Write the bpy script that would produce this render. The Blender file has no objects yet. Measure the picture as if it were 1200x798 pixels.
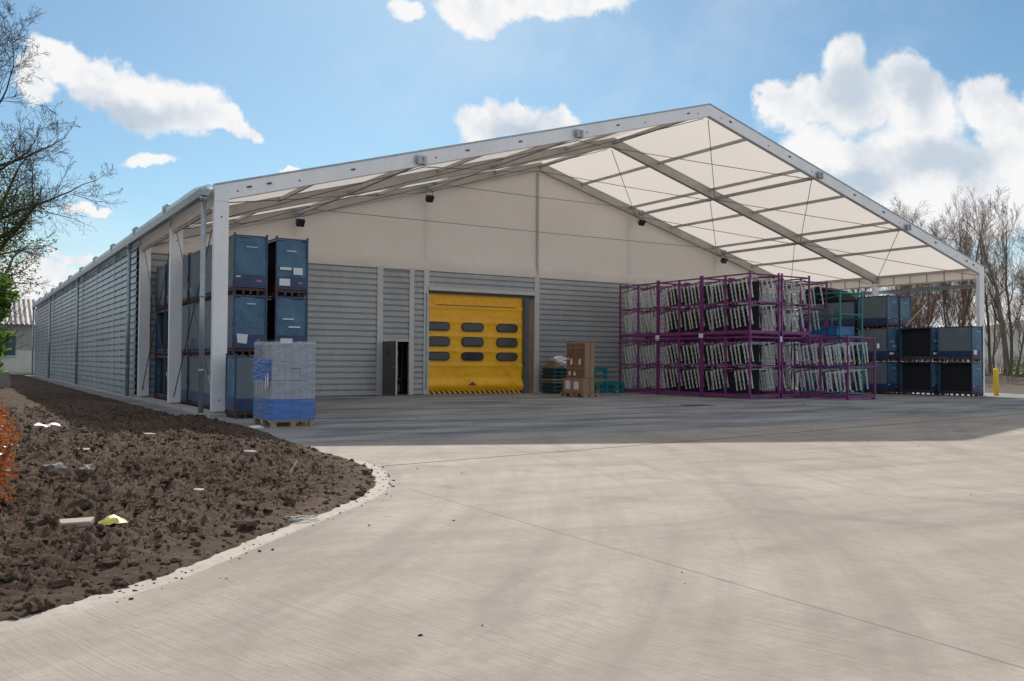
import bpy, math, random
from mathutils import Vector, Matrix, noise
R = math.radians
rnd = random.Random(7)
sc = bpy.context.scene
col = sc.collection

# ------------------------------------------------------------------ helpers
class MB:
    """collects shapes, builds ONE mesh object"""
    def __init__(s): s.v = []; s.f = []; s.sm = []
    def add(s, vs, fs, smooth=False):
        b = len(s.v); s.v.extend([tuple(p) for p in vs])
        for f in fs: s.f.append(tuple(b + i for i in f)); s.sm.append(smooth)
    def box(s, x0, x1, y0, y1, z0, z1):
        s.add([(x0,y0,z0),(x1,y0,z0),(x1,y1,z0),(x0,y1,z0),(x0,y0,z1),(x1,y0,z1),(x1,y1,z1),(x0,y1,z1)],
              [(0,3,2,1),(4,5,6,7),(0,1,5,4),(1,2,6,5),(2,3,7,6),(3,0,4,7)])
    def beam(s, a, b, w, h, up=(0,0,1)):
        """box section beam from a to b; w across, h along up"""
        a = Vector(a); b = Vector(b); d = (b-a).normalized(); u = Vector(up)
        x = d.cross(u).normalized(); u = x.cross(d).normalized()
        vs = []
        for p in (a, b):
            for sx, su in ((-1,-1),(1,-1),(1,1),(-1,1)): vs.append(p + x*sx*w/2 + u*su*h/2)
        s.add(vs, [(0,1,2,3),(7,6,5,4),(0,4,5,1),(1,5,6,2),(2,6,7,3),(3,7,4,0)])
    def tube(s, pts, rad, k=8, cap=True, smooth=True):
        n = len(pts); pts = [Vector(p) for p in pts]
        if not isinstance(rad, (list, tuple)): rad = [rad]*n
        b = len(s.v); prev = None
        for i, p in enumerate(pts):
            d = (pts[min(i+1,n-1)] - pts[max(i-1,0)]).normalized()
            ref = Vector((0,0,1)) if abs(d.z) < .9 else Vector((1,0,0))
            if prev is None: x = d.cross(ref).normalized()
            else:
                x = (prev - d*prev.dot(d))
                x = x.normalized() if x.length > 1e-5 else d.cross(ref).normalized()
            prev = x; y = d.cross(x)
            for j in range(k):
                a = 2*math.pi*j/k
                s.v.append(tuple(p + (x*math.cos(a) + y*math.sin(a))*rad[i]))
        for i in range(n-1):
            for j in range(k):
                s.f.append((b+i*k+j, b+i*k+(j+1)%k, b+(i+1)*k+(j+1)%k, b+(i+1)*k+j)); s.sm.append(smooth)
        if cap:
            s.f.append(tuple(b+j for j in range(k))[::-1]); s.sm.append(False)
            s.f.append(tuple(b+(n-1)*k+j for j in range(k))); s.sm.append(False)
    def prism(s, poly, axis, a, b):
        """poly: 2D outline extruded along axis between a and b"""
        n = len(poly); vs = []
        for t in (a, b):
            for p, q in poly:
                vs.append({'x':(t,p,q),'y':(p,t,q),'z':(p,q,t)}[axis])
        s.add(vs, [tuple(range(n)), tuple(range(2*n-1, n-1, -1))] + [(i, i+n, (i+1)%n+n, (i+1)%n) for i in range(n)])
    def build(s, name, mat, parent=None, bevel=0, fix=True):
        me = bpy.data.meshes.new(name); me.from_pydata(s.v, [], s.f); me.update()
        me.polygons.foreach_set('use_smooth', s.sm)
        if fix:
            import bmesh
            bm = bmesh.new(); bm.from_mesh(me); bmesh.ops.recalc_face_normals(bm, faces=bm.faces); bm.to_mesh(me); bm.free()
        me.materials.append(mat)
        o = bpy.data.objects.new(name, me); col.objects.link(o)
        if parent: o.parent = parent
        if bevel:
            m = o.modifiers.new('bevel', 'BEVEL'); m.width = bevel; m.segments = 2; m.limit_method = 'ANGLE'
        return o

def empty(name, loc=(0,0,0), rz=0):
    o = bpy.data.objects.new(name, None); o.empty_display_size = .2; col.objects.link(o)
    o.location = loc; o.rotation_euler = (0,0,rz); return o
def tag(o, label=None, cat=None, group=None, kind=None):
    if label: o['label'] = label
    if cat: o['category'] = cat
    if group: o['group'] = group
    if kind: o['kind'] = kind
    return o
def copy_tree(o, parent=None):
    c = o.copy(); col.objects.link(c)
    if parent: c.parent = parent
    for ch in [x for x in KIDS.get(o.name, [])]:
        copy_tree2(ch, c)
    return c
KIDS = {}
def copy_tree2(o, parent):
    c = o.copy(); col.objects.link(c); c.parent = parent
    for ch in KIDS.get(o.name, []): copy_tree2(ch, c)
def register(root):
    allo = list(bpy.data.objects)
    def rec(o):
        KIDS[o.name] = [x for x in allo if x.parent == o]
        for x in KIDS[o.name]: rec(x)
    rec(root)

# ------------------------------------------------------------------ materials
def newmat(name):
    m = bpy.data.materials.new(name); m.use_nodes = True
    nt = m.node_tree; b = nt.nodes['Principled BSDF']; return m, nt, b
def N(nt, t, **kw):
    n = nt.nodes.new(t)
    for k, v in kw.items():
        if k.startswith('i_'): n.inputs[int(k[2:]) if k[2:].isdigit() else k[2:].replace('_',' ')].default_value = v
        else: setattr(n, k, v)
    return n
def ramp(nt, src, stops):
    r = nt.nodes.new('ShaderNodeValToRGB'); e = r.color_ramp.elements
    while len(e) < len(stops): e.new(.5)
    for el, (p, c) in zip(e, stops): el.position = p; el.color = (*c, 1) if len(c) == 3 else c
    nt.links.new(src, r.inputs[0]); return r.outputs[0]
def coords(nt, scale=(1,1,1), world=False):
    if world: t = N(nt, 'ShaderNodeNewGeometry').outputs['Position']
    else: t = N(nt, 'ShaderNodeTexCoord').outputs['Object']
    m = N(nt, 'ShaderNodeMapping'); m.inputs['Scale'].default_value = scale
    nt.links.new(t, m.inputs[0]); return m.outputs[0]
def noisetex(nt, vec, scale, detail=4, rough=.55):
    n = N(nt, 'ShaderNodeTexNoise'); n.inputs['Scale'].default_value = scale
    n.inputs['Detail'].default_value = detail; n.inputs['Roughness'].default_value = rough
    nt.links.new(vec, n.inputs['Vector']); return n.outputs['Fac']
def mixc(nt, fac, a, b, mode='MIX'):
    m = N(nt, 'ShaderNodeMix', data_type='RGBA', blend_type=mode)
    for s, v in ((m.inputs[0], fac), (m.inputs[6], a), (m.inputs[7], b)):
        if isinstance(v, (int, float)): s.default_value = v
        elif isinstance(v, tuple): s.default_value = (*v, 1)
        else: nt.links.new(v, s)
    return m.outputs[2]
def bump(nt, h, strength, dist=.01, normal=None):
    b = N(nt, 'ShaderNodeBump'); b.inputs['Strength'].default_value = strength; b.inputs['Distance'].default_value = dist
    nt.links.new(h, b.inputs['Height'])
    if normal: nt.links.new(normal, b.inputs['Normal'])
    return b.outputs[0]
def mth(nt, op, a, b=None, c=None, clamp=False):
    m = N(nt, 'ShaderNodeMath', operation=op, use_clamp=clamp)
    for i, v in enumerate((a, b, c)):
        if v is None: continue
        if isinstance(v, (int, float)): m.inputs[i].default_value = v
        else: nt.links.new(v, m.inputs[i])
    return m.outputs[0]

def worn(name, c, rough=.5, metal=0., var=.25, scale=3., dirt=(.12,.10,.08), dirtamt=.25, bumpamt=.15, stretch=(1,1,1), world=True):
    """painted / coated surface with blotches, grime and a faint bump"""
    m, nt, b = newmat(name)
    v = coords(nt, stretch, world)
    n1 = noisetex(nt, v, scale, 5); n2 = noisetex(nt, v, scale*7, 4, .7)
    dark = tuple(x*(1-var) for x in c); lite = tuple(min(1, x*(1+var*.6)) for x in c)
    base = ramp(nt, n1, [(.3, dark), (.7, lite)])
    fac = mth(nt, 'MULTIPLY', ramp(nt, n2, [(.5, (0,0,0)), (.75, (1,1,1))]), dirtamt)
    base = mixc(nt, fac, base, dirt)
    nt.links.new(base, b.inputs['Base Color'])
    r = N(nt, 'ShaderNodeMapRange'); nt.links.new(n2, r.inputs[0]); r.inputs[3].default_value = max(.05, rough-.12); r.inputs[4].default_value = min(1, rough+.12)
    nt.links.new(r.outputs[0], b.inputs['Roughness']); b.inputs['Metallic'].default_value = metal
    nt.links.new(bump(nt, n2, bumpamt, .004), b.inputs['Normal'])
    return m

M = {}
M['alu'] = worn('anodised_aluminium', (.84,.84,.86), .42, .08, .08, 1.5, (.5,.46,.42), .22, .08, (1,1,.35))
M['alu_dull'] = worn('dull_aluminium', (.46,.44,.41), .5, .25, .15, 2, (.25,.23,.2), .3, .1)
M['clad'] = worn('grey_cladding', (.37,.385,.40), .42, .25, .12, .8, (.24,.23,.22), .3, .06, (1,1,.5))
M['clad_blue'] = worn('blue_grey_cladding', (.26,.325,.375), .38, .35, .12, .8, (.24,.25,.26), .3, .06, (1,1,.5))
M['trim'] = worn('pale_grey_trim', (.55,.54,.53), .45, .2, .1, 2, (.3,.28,.25), .3, .08)
M['galv'] = worn('galvanised_steel', (.36,.42,.46), .38, .5, .2, 6, (.3,.3,.3), .2, .1)
M['darkgap'] = worn('dark_steel', (.06,.06,.065), .6, .2, .2, 3)
M['black'] = worn('black_plastic', (.018,.018,.02), .45, 0, .2, 8, (.08,.08,.08), .2)
M['cable'] = worn('steel_cable', (.13,.12,.11), .5, .5, .2, 3)
M['purple'] = worn('purple_paint', (.19,.036,.175), .42, 0, .3, 6, (.14,.08,.07), .3, .15)
M['teal'] = worn('teal_paint', (.01,.21,.23), .42, 0, .25, 6, (.08,.09,.08), .35, .15)
M['strip'] = worn('pale_green_pressing', (.74,.80,.77), .35, .1, .25, 9, (.2,.22,.2), .3, .1)
M['blueframe'] = worn('blue_frame_paint', (.028,.06,.145), .45, 0, .3, 7, (.16,.07,.04), .4, .2)
M['rust'] = worn('rusty_red_paint', (.085,.035,.028), .7, 0, .4, 12, (.03,.02,.02), .5, .3)
M['skirt'] = worn('navy_panel', (.018,.045,.13), .4, 0, .25, 5, (.10,.10,.11), .3, .1)
M['greypanel'] = worn('blue_grey_panel', (.125,.165,.185), .6, 0, .15, 3, (.25,.26,.26), .25, .15)
M['lining_and_shade'] = worn('black_lining_and_shade', (.012,.013,.016), .9, 0, .2, 5, (.03,.03,.03), .3, .1)
M['yellowpaint'] = worn('yellow_bollard_paint', (.80,.50,.015), .4, 0, .1, 6, (.3,.2,.08), .3, .1)
M['card'] = worn('brown_cardboard', (.33,.20,.125), .85, 0, .15, 5, (.22,.14,.09), .4, .15)
M['card_dark'] = worn('dark_cardboard', (.21,.11,.06), .85, 0, .2, 5, (.1,.06,.04), .4, .15)
M['wood'] = worn('pallet_wood', (.36,.26,.16), .85, 0, .3, 14, (.15,.1,.06), .5, .3, (1,1,4))
M['paper'] = worn('white_paper', (.72,.72,.74), .7, 0, .1, 20, (.5,.5,.5), .2, .05)
M['logo_red'] = worn('red_white_mark', (.34,.17,.26), .6, 0, .1, 30)
M['greenpallet'] = worn('green_pallet', (.012,.085,.09), .55, 0, .3, 8, (.05,.04,.03), .4)
M['bluetub'] = worn('blue_plastic', (.02,.16,.42), .4, 0, .2, 6)
M['greycrate'] = worn('grey_crate_plastic', (.30,.305,.34), .4, 0, .25, 8, (.2,.2,.2), .3)
M['glassdark'] = worn('scratched_window', (.03,.03,.04), .15, 0, .3, 7, (.16,.16,.18), .5, .05)
M['doorleaf'] = worn('grey_door', (.10,.105,.108), .5, 0, .12, 3, (.15,.15,.15), .2, .05)
M['brownwood'] = worn('weathered_board', (.25,.17,.11), .8, 0, .25, 5, (.1,.07,.05), .4, .2, (1,1,.3))
M['render'] = worn('white_render', (.55,.55,.53), .8, 0, .12, 2, (.35,.33,.3), .3)
M['grey_render'] = worn('grey_render', (.30,.31,.31), .8, 0, .12, 2, (.2,.2,.2), .3)
M['windowdark'] = worn('blue_window_glass', (.03,.07,.13), .12, 0, .1, 2)
M['stone'] = worn('broken_concrete', (.33,.30,.27), .9, 0, .2, 9, (.15,.12,.1), .4, .4)
M['yellowbag'] = worn('yellow_plastic_bag', (.72,.62,.12), .35, 0, .2, 15, (.5,.45,.3), .4, .4)
M['concrete_plain'] = worn('plinth_concrete', (.40,.38,.355), .85, 0, .15, 3, (.2,.17,.14), .5, .3)

def m_tarp():
    m, nt, b = newmat('blue_tarpaulin'); v = coords(nt, (1,1,1), True)
    n = noisetex(nt, v, 1.6, 4); c = ramp(nt, n, [(.3,(.030,.10,.18)),(.7,(.068,.165,.26))])
    n2 = noisetex(nt, coords(nt,(1,1,.5),True), 4.5, 3, .6)
    w = N(nt,'ShaderNodeTexWave', bands_direction='DIAGONAL'); nt.links.new(v, w.inputs[0]); w.inputs['Scale'].default_value=.55; w.inputs['Distortion'].default_value=5
    h = mth(nt,'ADD', n2, mth(nt,'MULTIPLY', w.outputs['Fac'], .35))
    c2 = mixc(nt, mth(nt,'MULTIPLY', ramp(nt, noisetex(nt,v,9,4,.7),[(.55,(0,0,0)),(.8,(1,1,1))]), .3), c, (.25,.32,.38))
    nt.links.new(c2, b.inputs['Base Color']); b.inputs['Roughness'].default_value=.42
    nt.links.new(bump(nt, h, .9, .06), b.inputs['Normal']); return m
M['tarp'] = m_tarp()

def m_membrane(name, colr, trans, tcol, wrink=.2):
    m, nt, b = newmat(name); nt.nodes.remove(b); out = nt.nodes['Material Output']
    v = coords(nt,(1,1,1),True)
    n = noisetex(nt, v, .5, 4); n2 = noisetex(nt, coords(nt,(1,1,.4),True), 1.3, 3)
    c = ramp(nt, n, [(.3, tuple(x*.90 for x in colr)), (.7, colr)])
    d = N(nt,'ShaderNodeBsdfDiffuse'); t = N(nt,'ShaderNodeBsdfTranslucent'); nt.links.new(c, d.inputs[0]); t.inputs[0].default_value=(*tcol,1)
    g_ = N(nt,'ShaderNodeNewGeometry'); s_ = N(nt,'ShaderNodeSeparateXYZ'); nt.links.new(g_.outputs['Position'], s_.inputs[0])
    fr = mth(nt,'FRACT', mth(nt,'DIVIDE', s_.outputs[0], 2.46)); seam = mth(nt,'LESS_THAN', fr, .018)
    c = mixc(nt, mth(nt,'MULTIPLY', seam, .12), c, tuple(x*.55 for x in colr))
    st = ramp(nt, noisetex(nt, coords(nt,(1,1,.5),True), 2.2, 6, .7), [(.55,(0,0,0)),(.75,(1,1,1))])
    c = mixc(nt, mth(nt,'MULTIPLY', st, .22), c, tuple(x*.7 for x in colr)); nt.links.new(c, d.inputs[0])
    nm = bump(nt, n2, wrink, .12); nt.links.new(nm, d.inputs['Normal'])
    mx = N(nt,'ShaderNodeMixShader'); mx.inputs[0].default_value=trans
    nt.links.new(d.outputs[0], mx.inputs[1]); nt.links.new(t.outputs[0], mx.inputs[2])
    g = N(nt,'ShaderNodeBsdfGlossy'); g.inputs['Roughness'].default_value=.35
    mx2 = N(nt,'ShaderNodeMixShader'); mx2.inputs[0].default_value=.04
    nt.links.new(mx.outputs[0], mx2.inputs[1]); nt.links.new(g.outputs[0], mx2.inputs[2])
    nt.links.new(mx2.outputs[0], out.inputs[0]); return m
M['roof'] = m_membrane('roof_pvc_membrane', (.80,.785,.765), .47, (.90,.825,.76), .35)
M['gable'] = m_membrane('gable_pvc_membrane', (.86,.835,.80), .34, (.90,.84,.78), .6)
M['valance'] = m_membrane('eave_pvc_membrane', (.66,.76,.83), .3, (.66,.78,.86), .4)

def m_yellow():
    m, nt, b = newmat('yellow_door_curtain'); v = coords(nt,(1,1,1),True)
    n = noisetex(nt, v, 1.2, 4); c = ramp(nt, n, [(.3,(.88,.42,.004)),(.7,(.99,.53,.006))])
    st = noisetex(nt, coords(nt,(9,1,.6),True), 2.2, 5, .7)
    c = mixc(nt, mth(nt,'MULTIPLY', ramp(nt, st,[(.5,(0,0,0)),(.8,(1,1,1))]), .4), c, (.38,.20,.03))
    nt.links.new(c, b.inputs['Base Color']); b.inputs['Roughness'].default_value=.4
    h = noisetex(nt, coords(nt,(1,1,2.5),True), 2.5, 3)
    nt.links.new(bump(nt, h, .35, .05), b.inputs['Normal']); return m
M['yellow'] = m_yellow()
def m_hazard():
    m, nt, b = newmat('hazard_stripes'); g = N(nt,'ShaderNodeNewGeometry'); s = N(nt,'ShaderNodeSeparateXYZ'); nt.links.new(g.outputs['Position'], s.inputs[0])
    a = mth(nt,'ADD', s.outputs[0], s.outputs[2]); f = mth(nt,'FRACT', mth(nt,'MULTIPLY', a, 4.6)); k = mth(nt,'GREATER_THAN', f, .5)
    nt.links.new(mixc(nt, k, (.72,.42,.02), (.015,.015,.015)), b.inputs['Base Color']); b.inputs['Roughness'].default_value=.5; return m
M['hazard'] = m_hazard()

def m_concrete():
    m, nt, b = newmat('brushed_concrete'); g = N(nt,'ShaderNodeNewGeometry'); pos = g.outputs['Position']
    v = coords(nt,(1,1,1),True)
    big = noisetex(nt, v, .16, 5, .6); mid = noisetex(nt, coords(nt,(.5,1.6,1),True), .9, 5, .65); fine = noisetex(nt, v, 40, 3, .7)
    c = ramp(nt, big, [(.3,(.355,.312,.270)),(.7,(.465,.413,.360))])
    c = mixc(nt, mth(nt,'MULTIPLY', ramp(nt, mid,[(.4,(0,0,0)),(.75,(1,1,1))]), .55), c, (.20,.172,.145))
    c = mixc(nt, mth(nt,'MULTIPLY', ramp(nt, noisetex(nt,v,2.4,6,.7),[(.58,(0,0,0)),(.72,(1,1,1))]), .25), c, (.55,.52,.48))
    c = mixc(nt, mth(nt,'MULTIPLY', ramp(nt, noisetex(nt,v,14,5,.75),[(.55,(0,0,0)),(.8,(1,1,1))]), .22), c, (.28,.25,.22))
    # sweeping faint tyre scuffs: arcs round a turning point
    s = N(nt,'ShaderNodeSeparateXYZ'); nt.links.new(pos, s.inputs[0]); X, Y = s.outputs[0], s.outputs[1]
    def arcs(cx, cy, freq, amt, c, seed):
        dx = mth(nt,'SUBTRACT',X,cx); dy = mth(nt,'SUBTRACT',Y,cy)
        r = mth(nt,'SQRT', mth(nt,'ADD', mth(nt,'MULTIPLY',dx,dx), mth(nt,'MULTIPLY',dy,dy)))
        an = mth(nt,'ARCTAN2', dy, dx)
        cv = N(nt,'ShaderNodeCombineXYZ'); nt.links.new(mth(nt,'MULTIPLY',r,freq), cv.inputs[0]); nt.links.new(mth(nt,'MULTIPLY',an,2.0), cv.inputs[1]); cv.inputs[2].default_value=seed
        n = noisetex(nt, cv.outputs[0], 1.0, 4, .6)
        return mixc(nt, mth(nt,'MULTIPLY', ramp(nt, n,[(.50,(0,0,0)),(.72,(1,1,1))]), amt), c, (.215,.19,.167))
    mp = N(nt,'ShaderNodeMapping'); mp.inputs['Rotation'].default_value=(0,0,R(-14)); nt.links.new(pos, mp.inputs[0])
    mp2 = N(nt,'ShaderNodeMapping'); mp2.inputs['Scale'].default_value=(55,.9,1); nt.links.new(mp.outputs[0], mp2.inputs[0])
    wv = N(nt,'ShaderNodeVectorMath',operation='ADD'); nt.links.new(mp2.outputs[0], wv.inputs[0])
    wn = N(nt,'ShaderNodeTexNoise'); wn.inputs['Scale'].default_value=.35; nt.links.new(pos, wn.inputs['Vector'])
    ws = N(nt,'ShaderNodeVectorMath',operation='SCALE'); ws.inputs['Scale'].default_value=26; nt.links.new(wn.outputs['Color'], ws.inputs[0]); nt.links.new(ws.outputs[0], wv.inputs[1])
    BR = noisetex(nt, wv.outputs[0], 1.0, 3, .65)
    c = mixc(nt, mth(nt,'MULTIPLY', ramp(nt, BR,[(.42,(0,0,0)),(.68,(1,1,1))]), .34), c, (.20,.168,.138))
    c = mixc(nt, mth(nt,'MULTIPLY', ramp(nt, noisetex(nt,v,75,3,.7),[(.56,(0,0,0)),(.70,(1,1,1))]), .42), c, (.16,.14,.12))
    c = mixc(nt, mth(nt,'MULTIPLY', ramp(nt, noisetex(nt,v,5.5,4,.6),[(.66,(0,0,0)),(.70,(1,1,1))]), .35), c, (.27,.225,.18))
    c = arcs(-14, -3, 1.8, .5, c, 1.); c = arcs(26, -32, 1.5, .42, c, 5.); c = arcs(8, 14, 1.7, .40, c, 9.); c = arcs(-9, -8, 7., .30, c, 2.)
    def track(cx, cy, r0, amt, c):
        dx = mth(nt,'SUBTRACT',X,cx); dy = mth(nt,'SUBTRACT',Y,cy)
        r = mth(nt,'SQRT', mth(nt,'ADD', mth(nt,'MULTIPLY',dx,dx), mth(nt,'MULTIPLY',dy,dy)))
        k = None
        for o_ in (0, 1.55):
            q = N(nt,'ShaderNodeMapRange', interpolation_type='SMOOTHSTEP'); nt.links.new(mth(nt,'ABSOLUTE', mth(nt,'SUBTRACT', r, r0+o_)), q.inputs[0])
            q.inputs[1].default_value=.06; q.inputs[2].default_value=.17; q.inputs[3].default_value=1; q.inputs[4].default_value=0
            k = q.outputs[0] if k is None else mth(nt,'MAXIMUM', k, q.outputs[0])
        k = mth(nt,'MULTIPLY', k, ramp(nt, noisetex(nt,v,1.1,4,.7),[(.42,(0,0,0)),(.62,(1,1,1))]))
        return mixc(nt, mth(nt,'MULTIPLY', k, amt), c, (.17,.15,.135))
    c = track(-16, -24, 19.5, .38, c); c = track(22, -24, 16.0, .34, c); c = track(9, 8, 19.0, .30, c); c = track(-30, 10, 38., .26, c)
    c = mixc(nt, mth(nt,'MULTIPLY', ramp(nt, noisetex(nt,v,1.9,3,.5),[(.72,(0,0,0)),(.76,(1,1,1))]), .5), c, (.16,.14,.12))
    # covered yard: canopy shade painted in as darker bluish grey, plus mottled traffic wear
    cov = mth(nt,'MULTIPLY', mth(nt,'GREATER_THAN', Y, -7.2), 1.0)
    shade_wear = mixc(nt, ramp(nt, noisetex(nt, coords(nt,(.35,1.3,1),True), .8, 6, .7), [(.38,(0,0,0)),(.62,(1,1,1))]), (.105,.118,.135), (.34,.345,.35))
    shade_wear = mixc(nt, mth(nt,'MULTIPLY', ramp(nt, noisetex(nt,v,1.7,5,.7),[(.6,(0,0,0)),(.7,(1,1,1))]), .6), shade_wear, (.085,.085,.085))
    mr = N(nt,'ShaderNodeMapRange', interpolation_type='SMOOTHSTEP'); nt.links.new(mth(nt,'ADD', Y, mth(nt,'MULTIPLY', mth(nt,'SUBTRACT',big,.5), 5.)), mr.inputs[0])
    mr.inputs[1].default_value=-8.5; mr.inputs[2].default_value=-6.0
    c = mixc(nt, mth(nt,'MULTIPLY', mr.outputs[0], .85), c, shade_wear)
    # saw-cut joints
    def line(co, at, w): return mth(nt,'LESS_THAN', mth(nt,'ABSOLUTE', mth(nt,'SUBTRACT', co, at)), w)
    wob = mth(nt,'MULTIPLY', mth(nt,'SUBTRACT', noisetex(nt,v,.8,2), .5), .03)
    Xw = mth(nt,'ADD', X, wob)
    j1 = mth(nt,'MULTIPLY', line(Xw, -.95, .008), mth(nt,'LESS_THAN', Y, -12.0))
    j2 = mth(nt,'MULTIPLY', line(Xw, 3.9, .008), mth(nt,'LESS_THAN', Y, -10.1))
    j3 = line(mth(nt,'SUBTRACT', Y, mth(nt,'MULTIPLY', X, .138)), -10.12, .030)
    j4 = mth(nt,'MULTIPLY', line(Xw, 8.8, .008), mth(nt,'LESS_THAN', Y, -10.1))
    jj = mth(nt,'MAXIMUM', mth(nt,'MAXIMUM', mth(nt,'MULTIPLY', j1, .55), mth(nt,'MULTIPLY', mth(nt,'MAXIMUM', j2, j4), .6)), j3)
    c = mixc(nt, mth(nt,'MULTIPLY', jj, .85), c, (.09,.07,.055))
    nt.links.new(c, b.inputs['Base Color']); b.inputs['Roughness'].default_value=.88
    b.inputs['Specular IOR Level'].default_value = .10
    # brushed ridges (fine, roughly across the slab) + grain
    br = BR
    h = mth(nt,'ADD', mth(nt,'MULTIPLY', br, 1.0), mth(nt,'MULTIPLY', fine, .5))
    h = mth(nt,'SUBTRACT', h, mth(nt,'MULTIPLY', jj, 2.))
    nt.links.new(bump(nt, h, .55, .008), b.inputs['Normal']); return m
M['concrete'] = m_concrete()

def m_soil():
    m, nt, b = newmat('turned_soil'); v = coords(nt,(1,1,1),True)
    n1 = noisetex(nt, v, .8, 6, .65); n2 = noisetex(nt, v, 14, 6, .75)
    c = ramp(nt, n1, [(.3,(.080,.055,.041)),(.7,(.185,.134,.102))])
    c = mixc(nt, ramp(nt, n2,[(.35,(0,0,0)),(.7,(1,1,1))]), mixc(nt,.6,c,(.03,.02,.014)), c)
    c = mixc(nt, mth(nt,'MULTIPLY', ramp(nt, noisetex(nt,v,38,3,.6),[(.66,(0,0,0)),(.74,(1,1,1))]), .6), c, (.30,.25,.21))
    nt.links.new(c, b.inputs['Base Color']); b.inputs['Roughness'].default_value=.95; b.inputs['Specular IOR Level'].default_value=.06
    nt.links.new(bump(nt, n2, .8, .03), b.inputs['Normal']); return m
M['soil'] = m_soil()
def m_grass(name, a, b_, s=.6):
    m, nt, b = newmat(name); v = coords(nt,(1,1,1),True)
    c = ramp(nt, noisetex(nt, v, s, 8, .75), [(.35,a),(.65,b_)])
    nt.links.new(c, b.inputs['Base Color']); b.inputs['Roughness'].default_value=.9
    nt.links.new(bump(nt, noisetex(nt,v,6,5,.7), .8, .1), b.inputs['Normal']); return m
M['ground'] = m_grass('rough_winter_grass', (.09,.085,.045), (.17,.15,.085))
M['bank'] = m_grass('leaf_litter', (.05,.036,.026), (.11,.08,.055), 1.6)
M['yard'] = m_grass('pale_gravel', (.45,.43,.40), (.6,.58,.55), .4)
M['hill'] = m_grass('wooded_hill', (.075,.085,.085), (.15,.155,.14), .06)
M['bark'] = worn('bare_bark', (.17,.135,.10), .9, 0, .35, 5, (.10,.12,.05), .4, .5, (1,1,.25))
M['twig'] = worn('twig_bark', (.21,.15,.11), .9, 0, .25, 3, (.09,.07,.05), .3, .2)
M['twig_red'] = worn('reddish_twigs', (.24,.135,.095), .9, 0, .25, 3, (.09,.07,.05), .3, .2)
M['twig_dark'] = worn('dark_twigs', (.075,.055,.043), .9, 0, .25, 3, (.05,.05,.03), .3, .2)
def m_leaf(name, a, b_, trans=.3):
    m, nt, b = newmat(name); nt.nodes.remove(b); out = nt.nodes['Material Output']
    c = ramp(nt, noisetex(nt, coords(nt,(1,1,1),True), 9, 3), [(.35,a),(.65,b_)])
    d = N(nt,'ShaderNodeBsdfDiffuse'); t = N(nt,'ShaderNodeBsdfTranslucent'); mx = N(nt,'ShaderNodeMixShader'); mx.inputs[0].default_value=trans
    nt.links.new(c,d.inputs[0]); nt.links.new(c,t.inputs[0]); nt.links.new(d.outputs[0],mx.inputs[1]); nt.links.new(t.outputs[0],mx.inputs[2])
    g = N(nt,'ShaderNodeBsdfGlossy'); g.inputs['Roughness'].default_value=.35; mx2 = N(nt,'ShaderNodeMixShader'); mx2.inputs[0].default_value=.05
    nt.links.new(mx.outputs[0],mx2.inputs[1]); nt.links.new(g.outputs[0],mx2.inputs[2]); nt.links.new(mx2.outputs[0],out.inputs[0]); return m
M['ivy'] = m_leaf('ivy_leaves', (.07,.11,.025), (.19,.24,.05), .5)
M['laurel'] = m_leaf('laurel_leaves', (.06,.14,.03), (.18,.32,.06), .5)
M['beech'] = m_leaf('dry_beech_leaves', (.24,.07,.022), (.48,.17,.05), .35)
M['grassblade'] = m_leaf('grass_blades', (.10,.13,.03), (.22,.24,.07), .4)
def m_film(name, c, alpha, rough=.18):
    m, nt, b = newmat(name); v = coords(nt,(1,1,1),True)
    b.inputs['Base Color'].default_value=(*c,1); b.inputs['Roughness'].default_value=rough
    a = N(nt,'ShaderNodeMapRange'); nt.links.new(noisetex(nt, coords(nt,(1,1,5),True), 2.5, 4,.7), a.inputs[0])
    a.inputs[1].default_value=.3; a.inputs[2].default_value=.75; a.inputs[3].default_value=alpha*.6; a.inputs[4].default_value=min(1,alpha*1.5)
    nt.links.new(a.outputs[0], b.inputs['Alpha'])
    nt.links.new(bump(nt, noisetex(nt, coords(nt,(1,1,6),True), 3, 4), .6, .03), b.inputs['Normal']); return m
M['film'] = m_film('clear_stretch_film', (.66,.74,.86), .30, .06)
M['bluefilm'] = m_film('blue_stretch_film', (.04,.20,.66), .55)

# ------------------------------------------------------------------ constants of the building
W = 29.56; MID = W/2; EV = 5.03; AP = 9.14; BAY = 4.79; NB = 11; LEN = BAY*NB; YG = 2*BAY
SL = (AP-EV)/MID
def rz(x): return EV + SL*(x if x <= MID else W-x)

# ------------------------------------------------------------------ ground
def sheet(name, x0, x1, y0, y1, z, mat, nx=1, ny=1, label=None, fn=None):
    mb = MB(); vs = []
    for j in range(ny+1):
        for i in range(nx+1):
            x = x0+(x1-x0)*i/nx; y = y0+(y1-y0)*j/ny
            vs.append((x, y, z if fn is None else fn(x,y)))
    mb.add(vs, [(j*(nx+1)+i, j*(nx+1)+i+1, (j+1)*(nx+1)+i+1, (j+1)*(nx+1)+i) for j in range(ny) for i in range(nx)], fn is not None)
    o = mb.build(name, mat, fix=False); tag(o, label, kind='structure'); return o
sheet('ground', -1500, 1500, -900, 1800, -.06, M['ground'], label='rough winter grass and earth around the yard')
sheet('concrete_yard', -30, 33.6, -60, 54, 0.0, M['concrete'], label='pale brushed concrete yard in front of the warehouse')

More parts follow.
